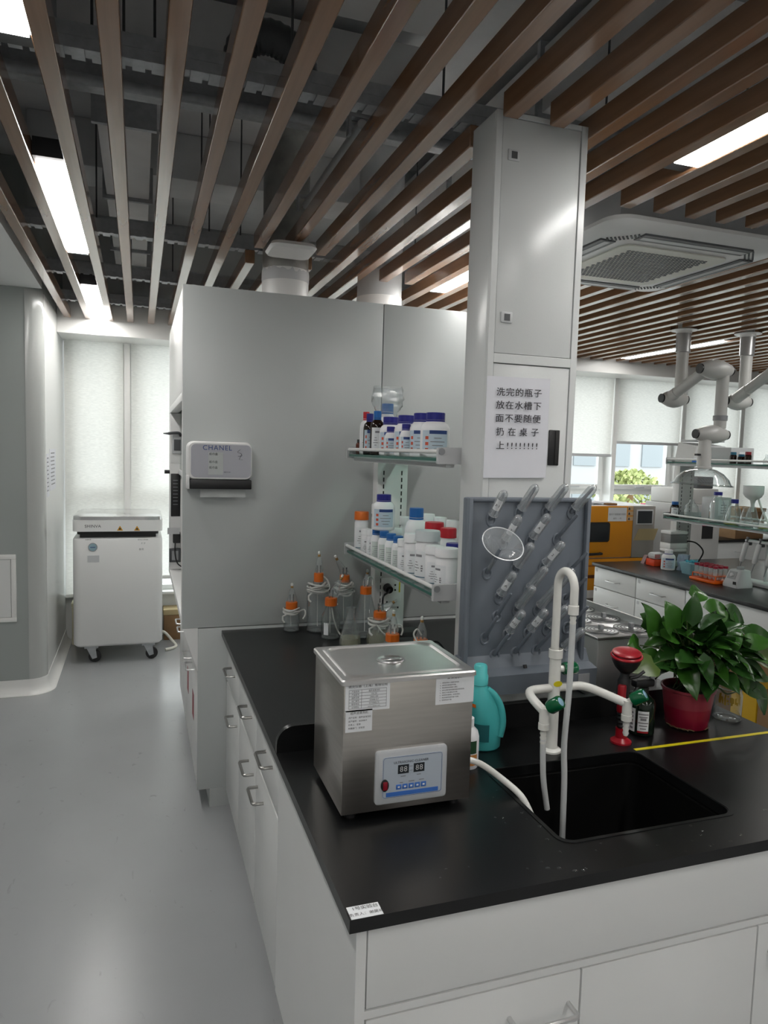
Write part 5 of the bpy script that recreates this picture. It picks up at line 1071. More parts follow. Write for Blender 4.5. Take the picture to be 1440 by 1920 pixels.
# ------------------------------------------------------------------ spray bottle
qx, qy = 1.478, 1.775
t = thing('spray_bottle', 'dark green trigger spray bottle with white printed labels beside the plant', 'bottle', (qx, qy, BZ))
MB().lathe([(0.0001, 0), (0.036, 0), (0.039, 0.004), (0.039, 0.095), (0.035, 0.108), (0.018, 0.122), (0.014, 0.13)], (qx, qy, BZ+0.0004), 26).done('body', mat('dark_green_bottle', (0.006, 0.014, 0.008), 0.12), t, smooth=60)
MB().lathe([(0.0165, 0.128), (0.0165, 0.145), (0.012, 0.148), (0.0001, 0.148)], (qx, qy, BZ), 20).done('collar', blk, t)
MB().box((qx-0.04, qy-0.018, BZ+0.1485), (qx+0.03, qy+0.012, BZ+0.172), 0.006).done('spray_head', blk, t); MB().tube([(qx-0.028, qy-0.01, BZ+0.155), (qx-0.045, qy-0.016, BZ+0.135), (qx-0.04, qy-0.018, BZ+0.11)], [0.007, 0.006, 0.004], 8).done('trigger', blk, t)
a = to_cam(qx, qy)
l1 = MB().arc((qx, qy, BZ), 0.039, 0.018, 0.08, a+0.15, 0.42, 8).done('paper_label', labelw, t); MB().arc((qx, qy, BZ), 0.039, 0.012, 0.0175, a+0.15, 0.42, 8).done('label_edge', redpl, t)
l2 = MB().arc((qx, qy, BZ), 0.039, 0.012, 0.085, a-0.78, 0.3, 6).done('paper_label', labelw, t)
b = MB()
for k in range(6): b.arc((qx, qy, BZ), 0.039, 0.024+0.009*k, 0.0275+0.009*k+(0.004 if k == 3 else 0), a+0.15, 0.22+0.08*(k % 3), 5, 0.0012)
for k in range(5): b.arc((qx, qy, BZ), 0.039, 0.02+0.012*k, 0.026+0.012*k, a-0.78, 0.14, 3, 0.0012)
b.done('print', inkgrey, t)
# ------------------------------------------------------------------ potted plant
kx, ky = 1.668, 1.792
t = thing('potted_pothos', 'leafy green pothos in a dark red plastic pot on the worktop', 'plant', (kx, ky, BZ))
MB().lathe([(0.0001, 0.002), (0.062, 0.002), (0.064, 0.004), (0.070, 0.05), (0.072, 0.068)], (kx, ky, BZ), 30).done('pot', potm, t, smooth=60)
MB().lathe([(0.0722, 0.0682), (0.079, 0.118), (0.083, 0.12), (0.083, 0.128), (0.078, 0.128), (0.074, 0.10)], (kx, ky, BZ), 30).done('pot_rim', potclear, t, smooth=40)
MB().lathe([(0.0001, 0.112), (0.04, 0.113), (0.074, 0.108)], (kx, ky, BZ), 24).done('soil', soil, t)
b = MB(); rg = random.Random(11)
for k in range(14): a = rg.uniform(0, 2*PI); b.tube([(kx+0.064*math.cos(a), ky+0.064*math.sin(a), BZ+0.004), (kx+0.066*math.cos(a+0.2), ky+0.066*math.sin(a+0.2), BZ+0.007), (kx+0.066*math.cos(a+0.4), ky+0.066*math.sin(a+0.4), BZ+0.003)], 0.0016, 5)
b.done('root', mat('root_brown', (0.16, 0.10, 0.05), 0.8), t)['kind'] = 'stuff'
def leafmesh(L, Wd, bend, fold, twist):
    b = bmesh.new(); nu, nv = 7, 4; grid = []
    for i in range(nu+1):
        u = i/nu
        wv = Wd*(math.sin(PI*min(1, (u*0.93+0.07))**0.62)**0.9) if u < 1 else 0.0005
        ang = bend*u; yy = L*(math.sin(ang)/ang*u if abs(ang) > 1e-4 else u) if False else L*u*math.cos(bend*u*0.5); zz = -L*u*math.sin(bend*u*0.5)
        back = -0.10*L if i == 0 else 0
        row = []
        for j in range(-nv//2, nv//2+1):
            s = j/(nv/2); row.append(b.verts.new((wv*s*math.cos(fold), yy+(back*abs(s)), zz+wv*abs(s)*math.sin(fold)+0.004*math.sin(3*u+2*s+twist))))
        grid.append(row)
    for i in range(nu):
        for j in range(nv): b.faces.new((grid[i][j], grid[i][j+1], grid[i+1][j+1], grid[i+1][j]))
    me = bpy.data.meshes.new('leaf'); b.to_mesh(me); b.free(); me.polygons.foreach_set('use_smooth', [True]*len(me.polygons)); return me
rg = random.Random(21); LM = []
for i in range(9):
    me = leafmesh(rg.uniform(0.085, 0.12), rg.uniform(0.034, 0.048), rg.uniform(0.3, 1.0), rg.uniform(0.05, 0.32), rg.uniform(0, 6)); me.materials.append([leafA, leafB, leafA, leafB, leafB, leafA, leafC, leafB, leafA][i]); LM.append(me)
def leaf(p, d, up, me, s=1.0):
    d = Vector(d).normalized(); up = Vector(up); xx = d.cross(up).normalized(); zz = xx.cross(d)
    M = Matrix((xx, d, zz)).transposed().to_4x4(); o = bpy.data.objects.new('leaf', me); COL.objects.link(o); o.parent = t
    o.matrix_local = Matrix.Translation(Vector(p)-V(kx, ky, BZ)) @ M @ Matrix.Scale(s, 4)
stems = MB(); top = V(kx, ky, BZ+0.115)
# hand-placed leaves along the outline, then a filled crown
spots = [(1265, 1180, 1.77, (-0.3, -0.2, 1.0), 5, 1.1), (1288, 1165, 1.78, (0.25, -0.2, 1.0), 3, 1.0), (1330, 1150, 1.80, (0.8, -0.1, 0.25), 0, 1.0), (1205, 1165, 1.80, (0.9, -0.3, -0.25), 1, 0.9), (1225, 1185, 1.78, (-0.25, -0.2, 0.9), 0, 1.1), (1200, 1210, 1.79, (-0.5, -0.3, 0.2), 5, 0.75), (1365, 1150, 1.80, (0.6, 0.1, -0.2), 7, 1.15), (1400, 1195, 1.80, (1.0, -0.3, 0.12), 1, 1.0), (1415, 1225, 1.78, (1.0, -0.2, -0.15), 6, 1.1), (1225, 1245, 1.74, (-1.0, -0.2, -0.08), 6, 0.9), (1310, 1235, 1.69, (0.35, -0.5, -0.9), 3, 1.05), (1345, 1230, 1.70, (0.55, -0.3, -0.8), 0, 1.0), (1385, 1270, 1.72, (0.9, -0.2, -0.5), 4, 1.2), (1415, 1290, 1.72, (0.6, -0.1, -0.9), 7, 1.1), (1395, 1255, 1.72, (0.9, -0.2, -0.25), 3, 1.2), (1300, 1120, 1.79, (0.7, 0.2, 0.3), 8, 0.9)]
for px, py, Y, d, mi, s in spots:
    p = at_y(px, py, Y); leaf(p, d, (0.05, -0.75, 0.65), LM[mi], s); stems.tube([top+V(rg.uniform(-.03, .03), rg.uniform(-.03, .03), 0), (top+p)/2+V(0, 0, 0.05), p], 0.0022, 5, sub=4)
for i in range(130):
    th, ph = rg.uniform(0, 2*PI), rg.uniform(-0.35, 1.25)
    rr = rg.uniform(0.35, 1.0)**0.6
    dv = V(math.cos(th)*math.cos(ph), math.sin(th)*math.cos(ph), math.sin(ph))
    p = V(kx+0.035, ky-0.005, BZ+0.205)+V(dv.x*0.155*rr*(1.25 if dv.x > 0 else 1.0), dv.y*0.10*rr, dv.z*0.125*rr)
    d = dv+V(rg.uniform(-.6, .6), rg.uniform(-.5, .3), rg.uniform(-.9, .35))
    if p.y+d.normalized().y*0.1 > 1.99 and p.z < 1.15: continue
    tip_ = p+d.normalized()*0.11; up_r = rg.uniform(-.3, .3)
    if min(p.x, tip_.x) < 1.535 and min(p.z, tip_.z) < 1.045: continue
    if max(p.x, tip_.x) > 1.785 and min(p.z, tip_.z) < 0.975: continue
    leaf(p, d, (dv.x*0.5+rg.uniform(-.3, .3), dv.y*0.5-0.25, 0.8), LM[rg.choice((0, 1, 2, 3, 4, 5, 7, 8, 1, 3, 4))], rg.uniform(0.65, 1.0))
    if i % 3 == 0: stems.tube([top+V(rg.uniform(-.04, .04), rg.uniform(-.04, .04), -0.005), (top+p)/2+V(0, 0, 0.03), p], 0.002, 5, sub=3)
stems.tube([top+V(0.05, -0.02, 0), top+V(0.09, -0.03, 0.01), top+V(0.13, -0.03, -0.015), top+V(0.2, -0.02, -0.01)], 0.0026, 5, sub=4)
stems.done('stem', stemm, t)
# ------------------------------------------------------------------ glass jar by the plant
jx, jy = 1.842, 1.80
t = thing('glass_jar', 'small empty clear glass jar with yellow residue right of the plant pot', 'jar', (jx, jy, BZ))
MB().lathe([(0.0001, 0.003), (0.040, 0.003), (0.044, 0.008), (0.044, 0.085), (0.040, 0.098), (0.041, 0.108)], (jx, jy, BZ), 28).done('wall', glass, t, smooth=60); MB().lathe([(0.025, 0.0004), (0.042, 0.0004), (0.044, 0.005), (0.030, 0.007)], (jx, jy, BZ), 28).done('base', glass_dk, t)
MB().tube([(jx+0.041*math.cos(2*PI*k/28), jy+0.041*math.sin(2*PI*k/28), BZ+0.108) for k in range(29)], 0.0018, 6).done('rim', MATS['glass_rim'], t)
b = MB(); rg2 = random.Random(8)
for k in range(22): b.arc((jx, jy, BZ), 0.0438, 0.055+rg2.uniform(0, 0.03), 0.06+rg2.uniform(0, 0.036), to_cam(jx, jy)+rg2.uniform(-.7, .7), 0.06, 2, 0.0004)
b.done('residue', mat('residue_ochre', (0.45, 0.30, 0.03), 0.6), t)['kind'] = 'stuff'

# ------------------------------------------------------------------ steel water bath
t = thing('water_bath', 'stainless steel six-hole water bath with ringed lids', 'water bath', (1.65, 2.31, BZ))
wx0, wx1, wy0, wy1, wz = 1.512, 1.778, 2.062, 2.60, 1.066
rbox('tank', (wx0, wy0, BZ+0.0004), (wx1, wy1, wz), steel3, t, 0.006); rbox('top_plate', (wx0-0.006, wy0-0.006, wz+0.0004), (wx1+0.006, wy1+0.006, wz+0.009), steel2, t, 0.002)
rbox('raised_edge', (wx1-0.004, wy0-0.006, wz+0.0092), (wx1+0.006, wy1+0.006, wz+0.036), steel3, t)
for x in (1.577, 1.708):
    for y in (2.137, 2.302, 2.467):
        z = wz+0.0092
        ld_ = MB().lathe([(0.0635, z), (0.0635, z+0.004), (0.060, z+0.0055), (0.0001, z+0.0055)], (x, y, 0), 32).done('ring_lid', steel2, t, smooth=25)
        for r in (0.0625, 0.050, 0.038, 0.026): MB().lathe([(r-0.0028, z+0.0056), (r-0.0028, z+0.0064), (r, z+0.0064), (r, z+0.0056)], (x, y, 0), 32).done('ring_groove', dgrey, ld_)
        rbox('lid_knob', (x-0.008, y-0.008, z+0.0057), (x+0.008, y+0.008, z+0.024), mgrey, t, 0.002)
for x in (1.56, 1.68): MB().lathe([(0.005, 0), (0.004, 0.003), (0.0001, 0.004)], (x, wy0, 0.88), 10, M=Matrix.Rotation(PI/2, 3, 'X')).done('screw', chrome, t)

# ================================================================== second bench along the wide aisle
CX0, CX1, CY0, CY1 = 3.488, 5.03, 0.9, 4.892
t = thing('worktop', 'black resin worktop of the far bench loaded with pipettes and bottles', 'worktop', (4.26, 2.9, BZ-0.026)); rbox('slab', (CX0, CY0, BZ-0.026), (CX1, CY1, BZ), blackres, t, 0.003)
C2 = 3.511
def unit2(y0, y1, lab):
    t = thing('drawer_cabinet', lab, 'cabinet', (3.9, (y0+y1)/2, 0), group='drawer cabinets of the far bench')
    rbox('body', (C2+0.02, y0+0.001, 0.08), (4.25, y1-0.001, BZ-0.027), white, t); rbox('plinth', (C2+0.06, y0+0.001, 0), (4.22, y1-0.001, 0.079), dgrey, t)
    for z0, z1 in ((0.662, 0.815), (0.442, 0.656), (0.09, 0.436)):
        d = rbox('drawer', (C2, y0+0.004, z0), (C2+0.0195, y1-0.004, z1), white, t, 0.002)
        dhandle(d, (C2, (y0+y1)/2, (z0+z1)/2-0.005), (0, 1, 0), (-1, 0, 0), 0.13, 0.035, 0.005)
        MB().box((C2-0.0012, y1-0.045, z1-0.035), (C2-0.0001, y1-0.02, z1-0.012)).done('tag_holder', lgrey, d)
unit2(4.368, 4.885, 'white drawer cabinet at the window end of the far bench'); unit2(3.855, 4.366, 'white drawer cabinet of the far bench, second from the window end')
t = thing('knee_apron', 'white drawer rail over the open knee space of the far bench', 'cabinet', (3.9, 3.2, 0.62))
rbox('rail', (C2, 2.55, 0.645), (C2+0.02, 3.85, BZ-0.027), white, t, 0.002); rbox('end_panel', (C2, 2.53, 0), (4.25, 2.549, BZ-0.027), white, t); rbox('back_panel', (4.20, 2.55, 0.0), (4.22, 3.85, BZ-0.027), white, t)
t = thing('back_cabinet', 'white cabinets on the hidden side of the far bench', 'cabinet', (4.65, 2.9, 0)); rbox('body', (4.262, CY0+0.03, 0.0), (CX1-0.02, 4.885, BZ-0.027), white, t); rbox('end_body', (C2, CY0+0.03, 0.0), (4.25, 2.528, BZ-0.027), white, t)
t = thing('carton', 'large brown carton pushed under the far bench', 'box', (3.9, 3.5, 0)); rbox('body', (3.72, 3.18, 0.0), (4.18, 3.83, 0.60), cardb, t, 0.003); rbox('tape', (3.7185, 3.48, 0.15), (3.7198, 3.54, 0.598), tanp, t)
t = thing('carton', 'brown carton standing in the aisle behind the plant', 'box', (3.2, 3.0, 0)); rbox('body', (3.44, 2.60, 0.0), (3.70, 3.14, 0.36), cardb, t, 0.003); rbox('lid_flap', (3.439, 2.6, 0.362), (3.70, 3.14, 0.368), cardb, t)
t = thing('yellow_bin', 'yellow waste carton behind the glass jar', 'box', (3.5, 3.2, 0)); rbox('body', (3.44, 3.15, 0.0), (3.68, 3.34, 0.32), mat('bin_yellow', (0.55, 0.33, 0.01), 0.5), t, 0.004); rbox('lid', (3.435, 3.145, 0.321), (3.685, 3.345, 0.345), mat('bin_yellow_lid', (0.6, 0.38, 0.02), 0.5), t, 0.004)
shelf_unit(4.035, 4.49, 2.4, 4.735, 4.26, 'two-tier glass reagent shelf over the far bench', 4.745)
# things on the far worktop
def on2(px, py): return at_z(px, py, BZ)
c = on2(1206, 1056); t = thing('tilted_card', 'small dark pink card stand leaning at the end of the far bench', 'card', c)
MB().prism([V(c.x-0.02, c.y-0.03, BZ), V(c.x+0.045, c.y-0.03, BZ), V(c.x+0.06, c.y-0.02, BZ+0.065), V(c.x+0.02, c.y-0.02, BZ+0.065)], (0, 0.04, 0)).done('stand', mat('card_mauve', (0.28, 0.17, 0.18), 0.4), t)
c = on2(1228, 1060); t = thing('tip_box', 'orange-red pipette tip box with cloudy lid on the far bench', 'tip box', c, rz=-0.1)
rbox('base', (c.x-0.05, c.y-0.05, BZ+0.0004), (c.x+0.075, c.y+0.05, BZ+0.052), mat('tip_red', (0.75, 0.06, 0.01), 0.35), t, 0.004); rbox('lid', (c.x-0.046, c.y-0.046, BZ+0.0525), (c.x+0.07, c.y+0.046, BZ+0.105), mat('cloudy_lid', (0.55, 0.55, 0.56), 0.3), t, 0.02); plate('sticker', (c.x-0.02, c.y-0.0465, BZ+0.08), (1, 0, 0), (0, 0, 1), 0.05, 0.03, mat('card_pink', (0.5, 0.2, 0.2), 0.5), t)
c = on2(1256, 1056); c = V(4.075, 4.64, BZ)
for k, s in enumerate(('lower', 'upper')):
    t = thing('tip_box', 'grey translucent tip box with white lid, %s of the stack' % s, 'tip box', (c.x, c.y, BZ+0.14*k), group='stacked tip boxes')
    z = BZ+0.1405*k+0.0004
    rbox('base', (c.x-0.085, c.y-0.06, z), (c.x+0.085, c.y+0.06, z+0.045), white2, t, 0.004); rbox('tray', (c.x-0.082, c.y-0.057, z+0.0455), (c.x+0.082, c.y+0.057, z+0.115), mat('smoke_grey', (0.20, 0.20, 0.20), 0.3), t, 0.004); rbox('lid', (c.x-0.085, c.y-0.06, z+0.1155), (c.x+0.085, c.y+0.06, z+0.14), white2, t, 0.006)
c = on2(1252, 1068); rbottle(c.x, c.y, BZ+0.0004, 0.052, 0.155, hdpe, 'white reagent bottle with white cap and printed label on the far bench', kind='round', labelkind='navy', group='bottles on the far bench', capr=0.03)
MB().lathe([(0.031, 0.118), (0.0335, 0.119), (0.0335, 0.126), (0.031, 0.127)], (c.x, c.y, BZ), 24).done('neck_ring', navy, bpy.data.objects[[o.name for o in bpy.data.objects if o.get('label', '').startswith('white reagent bottle with white cap')][0]])
c = on2(1297, 1076); t = thing('tip_tub', 'tub of pale blue pipette tips beside the white bottle', 'tub', c)
MB().loft([rrect(c.x-0.055, c.x+0.055, c.y-0.055, c.y+0.055, 0.02, BZ+0.0004), rrect(c.x-0.07, c.x+0.07, c.y-0.07, c.y+0.07, 0.02, BZ+0.085)]).done('tub', mat('tub_blue', (0.25, 0.45, 0.52), 0.35), t)
b = MB(); rg = random.Random(9)
for k in range(40):
    a = rg.uniform(0, 2*PI); r = rg.uniform(0, 0.05); p = V(c.x+r*math.cos(a), c.y+r*math.sin(a), BZ+0.088+rg.uniform(0, 0.012)); q = p+V(rg.uniform(-.03, .03), rg.uniform(-.03, .03), rg.uniform(-.004, .012)); b.cyl(p, q, 0.004, 0.0015, n=6)
b.done('pipette_tip', mat('tip_blue', (0.08, 0.42, 0.55), 0.35), t)['kind'] = 'stuff'
t = thing('film_bundle', 'crumpled pale blue plastic film behind the blue tip tub', 'bag', (c.x+0.05, c.y+0.16, BZ))
rings = [[V(c.x+0.06+(0.05*(1-0.3*abs(v-0.4))+rg.uniform(-.012, .012))*math.cos(2*PI*k/12), c.y+0.16+(0.04+rg.uniform(-.01, .01))*math.sin(2*PI*k/12), BZ+0.001+0.12*v) for k in range(12)] for v in (0, 0.25, 0.5, 0.75, 1.0)]
MB().loft(rings).done('film', mat('film_blue', (0.42, 0.52, 0.66), 0.25), t, smooth=15)
# orange tube rack with red-capped tubes
c = V(3.80, 3.965, BZ); t = thing('tube_rack', 'orange plastic tube rack on the far bench', 'rack', c)
om = mat('rack_orange', (0.85, 0.13, 0.005), 0.35)
rbox('base', (c.x-0.06, c.y-0.12, BZ+0.0004), (c.x+0.10, c.y+0.12, BZ+0.022), om, t, 0.006)
for z in (0.05,): rbox('deck', (c.x-0.04, c.y-0.11, BZ+z), (c.x+0.08, c.y+0.11, BZ+z+0.004), om, t)
for sx in (-0.038, 0.078):
    for sy in (-0.108, 0.108): MB().cyl((c.x+sx, c.y+sy, BZ+0.022), (c.x+sx, c.y+sy, BZ+0.05), 0.004, n=8).done('post', om, t)
proto = None; k = 0
for i in range(3):
    for j in range(5):
        p = V(c.x-0.025+i*0.045, c.y-0.088+j*0.044, BZ+0.0225); k += 1
        o = thing('sample_tube', 'clear sample tube with dark red cap standing in the orange rack', 'tube', p, group='red-capped tubes in the orange rack')
        if proto is None:
            MB().lathe([(0.0001, 0), (0.008, 0.004), (0.0145, 0.02), (0.0145, 0.085)], p, 12).done('tube', tubeglass, o); MB().lathe([(0.016, 0.083), (0.016, 0.098), (0.0001, 0.099)], p, 14).done('cap', mat('tube_cap_red', (0.32, 0.006, 0.03), 0.4), o); proto = o
        else:
            for ch in proto.children: q = ch.copy(); COL.objects.link(q); q.parent = o
# vortex mixer
c = on2(1382, 1098); c = V(3.85, 3.755, BZ); t = thing('vortex_mixer', 'small light grey vortex mixer with round knob on the far bench', 'mixer', c, rz=0.0)
MB().loft([rrect(c.x-0.065, c.x+0.075, c.y-0.065, c.y+0.065, 0.012, BZ+0.0005), rrect(c.x-0.066, c.x+0.076, c.y-0.066, c.y+0.066, 0.012, BZ+0.02), rrect(c.x-0.055, c.x+0.07, c.y-0.055, c.y+0.055, 0.012, BZ+0.055), rrect(c.x-0.03, c.x+0.066, c.y-0.05, c.y+0.05, 0.012, BZ+0.112), rrect(c.x-0.02, c.x+0.06, c.y-0.044, c.y+0.044, 0.012, BZ+0.118)]).done('body', lgrey, t)
MB().lathe([(0.024, 0.118), (0.024, 0.135), (0.018, 0.139), (0.0001, 0.134)], (c.x+0.02, c.y, BZ), 20).done('cup', mgrey, t)
d = V(-1, -0.0, 0.42).normalized(); M = d.to_track_quat('Z', 'Y').to_matrix(); q = V(c.x-0.046, c.y, BZ+0.083)
MB().prism([V(c.x-0.0565, c.y-0.035, BZ+0.058), V(c.x-0.0565, c.y+0.035, BZ+0.058), V(c.x-0.034, c.y+0.032, BZ+0.108), V(c.x-0.034, c.y-0.032, BZ+0.108)], d*0.0015).done('faceplate', mgrey, t); MB().lathe([(0.014, 0), (0.012, 0.012), (0.0001, 0.013)], q, 16, M=M).done('knob', lgrey, t); MB().box((c.x-0.0685, c.y-0.055, BZ+0.024), (c.x-0.0655, c.y-0.03, BZ+0.044)).done('switch', blk, t)
# pipettes in a stand
t = thing('pipette_stand', 'light grey pipette stand at the right edge of the far bench', 'stand', (4.06, 3.78, BZ)); rbox('base', (4.0, 3.62, BZ+0.0004), (4.15, 3.94, BZ+0.02), lgrey, t, 0.004); MB().cyl((4.12, 3.78, BZ+0.02), (4.12, 3.78, BZ+0.30), 0.008, n=10).box((4.085, 3.62, BZ+0.285), (4.125, 3.94, BZ+0.30)).done('post', lgrey, t)
pp = None
for i, (y, lab) in enumerate(((3.90, 'white manual pipette hanging nearest the vortex mixer'), (3.79, 'white manual pipette, middle one of the stand'), (3.68, 'white manual pipette at the right edge of the picture'))):
    o = thing('pipette', lab, 'pipette', (4.06, y, BZ+0.06), group='pipettes on the stand')
    if pp is None:
        A = V(4.00, y, BZ+0.075); Bv = V(4.075, y, BZ+0.33); d = (Bv-A).normalized(); M = d.to_track_quat('Z', 'Y').to_matrix()
        MB().lathe([(0.0001, 0), (0.003, 0), (0.006, 0.06), (0.009, 0.075)], A, 12, M=M).done('shaft', mgrey, o); MB().lathe([(0.010, 0.075), (0.016, 0.085), (0.018, 0.20), (0.014, 0.215), (0.0001, 0.216)], A, 14, M=M).done('grip', lgrey, o); MB().lathe([(0.006, 0.216), (0.006, 0.24), (0.012, 0.242), (0.012, 0.255), (0.0001, 0.256)], A, 12, M=M).done('plunger', dgrey, o)
        MB().box((4.075, y-0.012, BZ+0.262), (4.10, y+0.012, BZ+0.285), 0.004).done('finger_hook', dgrey, o); pp = o
    else:
        for ch in pp.children: q = ch.copy(); COL.objects.link(q); q.parent = o
t = thing('mains_lead', 'black mains lead and plug drooping behind the tip boxes', 'cable', (4.2, 4.69, BZ)); MB().tube([(4.215, 4.73, BZ+0.19), (4.20, 4.69, BZ+0.19), (4.27, 4.62, BZ+0.185), (4.32, 4.58, BZ+0.12), (4.26, 4.55, BZ+0.05), (4.2, 4.53, BZ+0.006)], 0.006, 8, sub=6).done('lead', blk, t); MB().cyl((4.215, 4.745, BZ+0.19), (4.20, 4.69, BZ+0.19), 0.024, 0.014, n=14).done('plug', blk, t)
# lower tier of the far shelf
G3 = 'glassware on the far shelf'
rbottle(4.10, 4.68, Z1, 0.036, 0.125, blue, 'amber bottle with blue cap at the window end of the far shelf', labelkind='text', group=G3, bodym=amber, capr=0.026)
def clear(name, lab, x, y, z, prof, cap=None, cat='flask', liq=None):
    t = thing(name, lab, cat, (x, y, z), group=G3); MB().lathe([(0.0001, 0.002)]+prof, (x, y, z), 22).done('glass_body', glass, t, smooth=60)
    MB().lathe([(prof[0][0]*0.5, 0.0003), (prof[0][0]*0.98, 0.0003), (prof[0][0], 0.005), (prof[0][0]*0.5, 0.006)], (x, y, z), 22).done('glass_base', glass_dk, t)
    if cap: MB().lathe([(cap[0], cap[1]), (cap[0], cap[2]), (cap[0]*0.92, cap[2]+0.002), (0.0001, cap[2]+0.002)], (x, y, z), 22).done('cap', cap[3], t)
    if liq: MB().lathe([(0.0001, 0.003), (prof[0][0]*0.95, 0.003), (prof[0][0]*0.93, liq), (0.0001, liq)], (x, y, z), 20).done('liquid', mat('lime_liquid', (0.55, 0.62, 0.03), 0.15), t)
    return t
clear('beaker', 'clear glass flask with narrow neck next to the amber bottle', 4.15, 4.55, Z1, [(0.058, 0.004), (0.06, 0.06), (0.05, 0.10), (0.02, 0.13), (0.018, 0.15)], cat='flask')
t = thing('instrument_box', 'light grey instrument carton standing on the far shelf', 'box', (4.3, 4.45, Z1)); rbox('body', (4.20, 4.36, Z1+0.0004), (4.36, 4.50, Z1+0.18), lgrey, t, 0.004); plate('front_label', (4.28, 4.359, Z1+0.1), (1, 0, 0), (0, 0, 1), 0.10, 0.12, labelw, t); plates('print', [((4.28, 4.3575, Z1+0.06+0.02*k), 0.05, 0.008) for k in range(4)], (1, 0, 0), (0, 0, 1), inkgrey, t)
clear('media_bottle', 'clear media bottle with navy cap, largest on the far shelf', 4.12, 4.255, Z1, [(0.054, 0.004), (0.056, 0.012), (0.056, 0.12), (0.05, 0.145), (0.028, 0.195), (0.027, 0.21)], (0.031, 0.205, 0.228, navy), 'bottle')
clear('conical_flask', 'conical flask holding lime yellow liquid on the far shelf', 4.11, 4.105, Z1, [(0.052, 0.004), (0.054, 0.012), (0.03, 0.10), (0.022, 0.125), (0.026, 0.14)], None, 'flask', 0.015)
clear('media_bottle', 'clear bottle with small navy cap behind the conical flasks', 4.215, 4.185, Z1, [(0.044, 0.004), (0.045, 0.10), (0.025, 0.14), (0.022, 0.155)], (0.027, 0.15, 0.178, navy), 'bottle')
clear('conical_flask', 'empty conical flask in front of the white funnel', 4.115, 3.975, Z1, [(0.05, 0.004), (0.052, 0.012), (0.03, 0.10), (0.024, 0.125), (0.03, 0.14)])
clear('conical_flask', 'conical flask with lime liquid at the right picture edge', 4.115, 3.80, Z1, [(0.05, 0.004), (0.052, 0.012), (0.03, 0.10), (0.024, 0.125), (0.03, 0.14)], None, 'flask', 0.015)
t = thing('buchner_funnel', 'white porcelain funnel set in a clear filter flask on the far shelf', 'funnel', (4.33, 4.13, Z1))
MB().lathe([(0.0001, 0.002), (0.052, 0.002), (0.054, 0.012), (0.03, 0.10), (0.022, 0.125)], (4.33, 4.13, Z1), 22).done('flask', glass, t, smooth=60); MB().lathe([(0.012, 0.09), (0.014, 0.15), (0.02, 0.175), (0.055, 0.20), (0.07, 0.225), (0.072, 0.285), (0.068, 0.285), (0.064, 0.23), (0.0001, 0.225)], (4.33, 4.13, Z1), 26).done('bowl', white2, t, smooth=50)
MB().tube([(4.35, 4.10, Z1+0.19), (4.365, 4.08, Z1+0.12), (4.38, 4.05, Z1+0.05), (4.39, 4.03, Z1+0.01)], 0.007, 8, sub=4).done('side_hose', ppwhite, t)
# upper tier
c = V(4.2, 4.62, Z2); t = thing('file_carton', 'white and blue carton with folded papers on the upper far shelf', 'box', c)
MB().prism([V(4.10, 4.52, Z2+0.0004), V(4.10, 4.72, Z2+0.0004), V(4.13, 4.72, Z2+0.16), V(4.13, 4.52, Z2+0.13)], (0.30, 0, 0)).done('body', white2, t); rbox('blue_base', (4.094, 4.515, Z2+0.0006), (4.4, 4.519, Z2+0.03), inkblue, t); rbox('blue_side', (4.27, 4.512, Z2+0.03), (4.40, 4.5185, Z2+0.12), inkblue, t); rbox('side_note', (4.30, 4.509, Z2+0.04), (4.38, 4.5115, Z2+0.09), labelw, t)
MB().box((4.14, 4.53, Z2+0.165), (4.42, 4.71, Z2+0.18), 0.004).done('folded_paper', lgrey, t)
t = thing('parts_carton', 'plain light grey carton beside the blue carton, upper far shelf', 'box', (4.3, 4.33, Z2)); rbox('body', (4.18, 4.22, Z2+0.0004), (4.40, 4.44, Z2+0.12), lgrey, t, 0.003); plate('sticker', (4.29, 4.219, Z2+0.06), (1, 0, 0), (0, 0, 1), 0.06, 0.06, labelw, t)
for x, y, h, cm, s in ((4.12, 4.135, 0.085, mat('cap_petrol', (0.01, 0.12, 0.2), 0.35), 'taller small dark bottle with petrol blue cap, upper far shelf'), (4.13, 4.07, 0.07, MATS['cap_petrol'], 'shorter small dark bottle with petrol blue cap, upper far shelf'), (4.12, 4.0, 0.088, mat('cap_wine', (0.25, 0.01, 0.02), 0.35), 'small dark bottle with wine red cap, upper far shelf')):
    rbottle(x, y, Z2, 0.024, h, cm, s, labelkind='none', group='small bottles on the upper far shelf', bodym=amber, capr=0.02, capfrac=0.35)
clear('glass_dropper', 'small clear stoppered bottle at the right edge, upper far shelf', 4.12, 3.84, Z2, [(0.02, 0.003), (0.021, 0.03), (0.008, 0.05), (0.007, 0.07)], None, 'bottle')

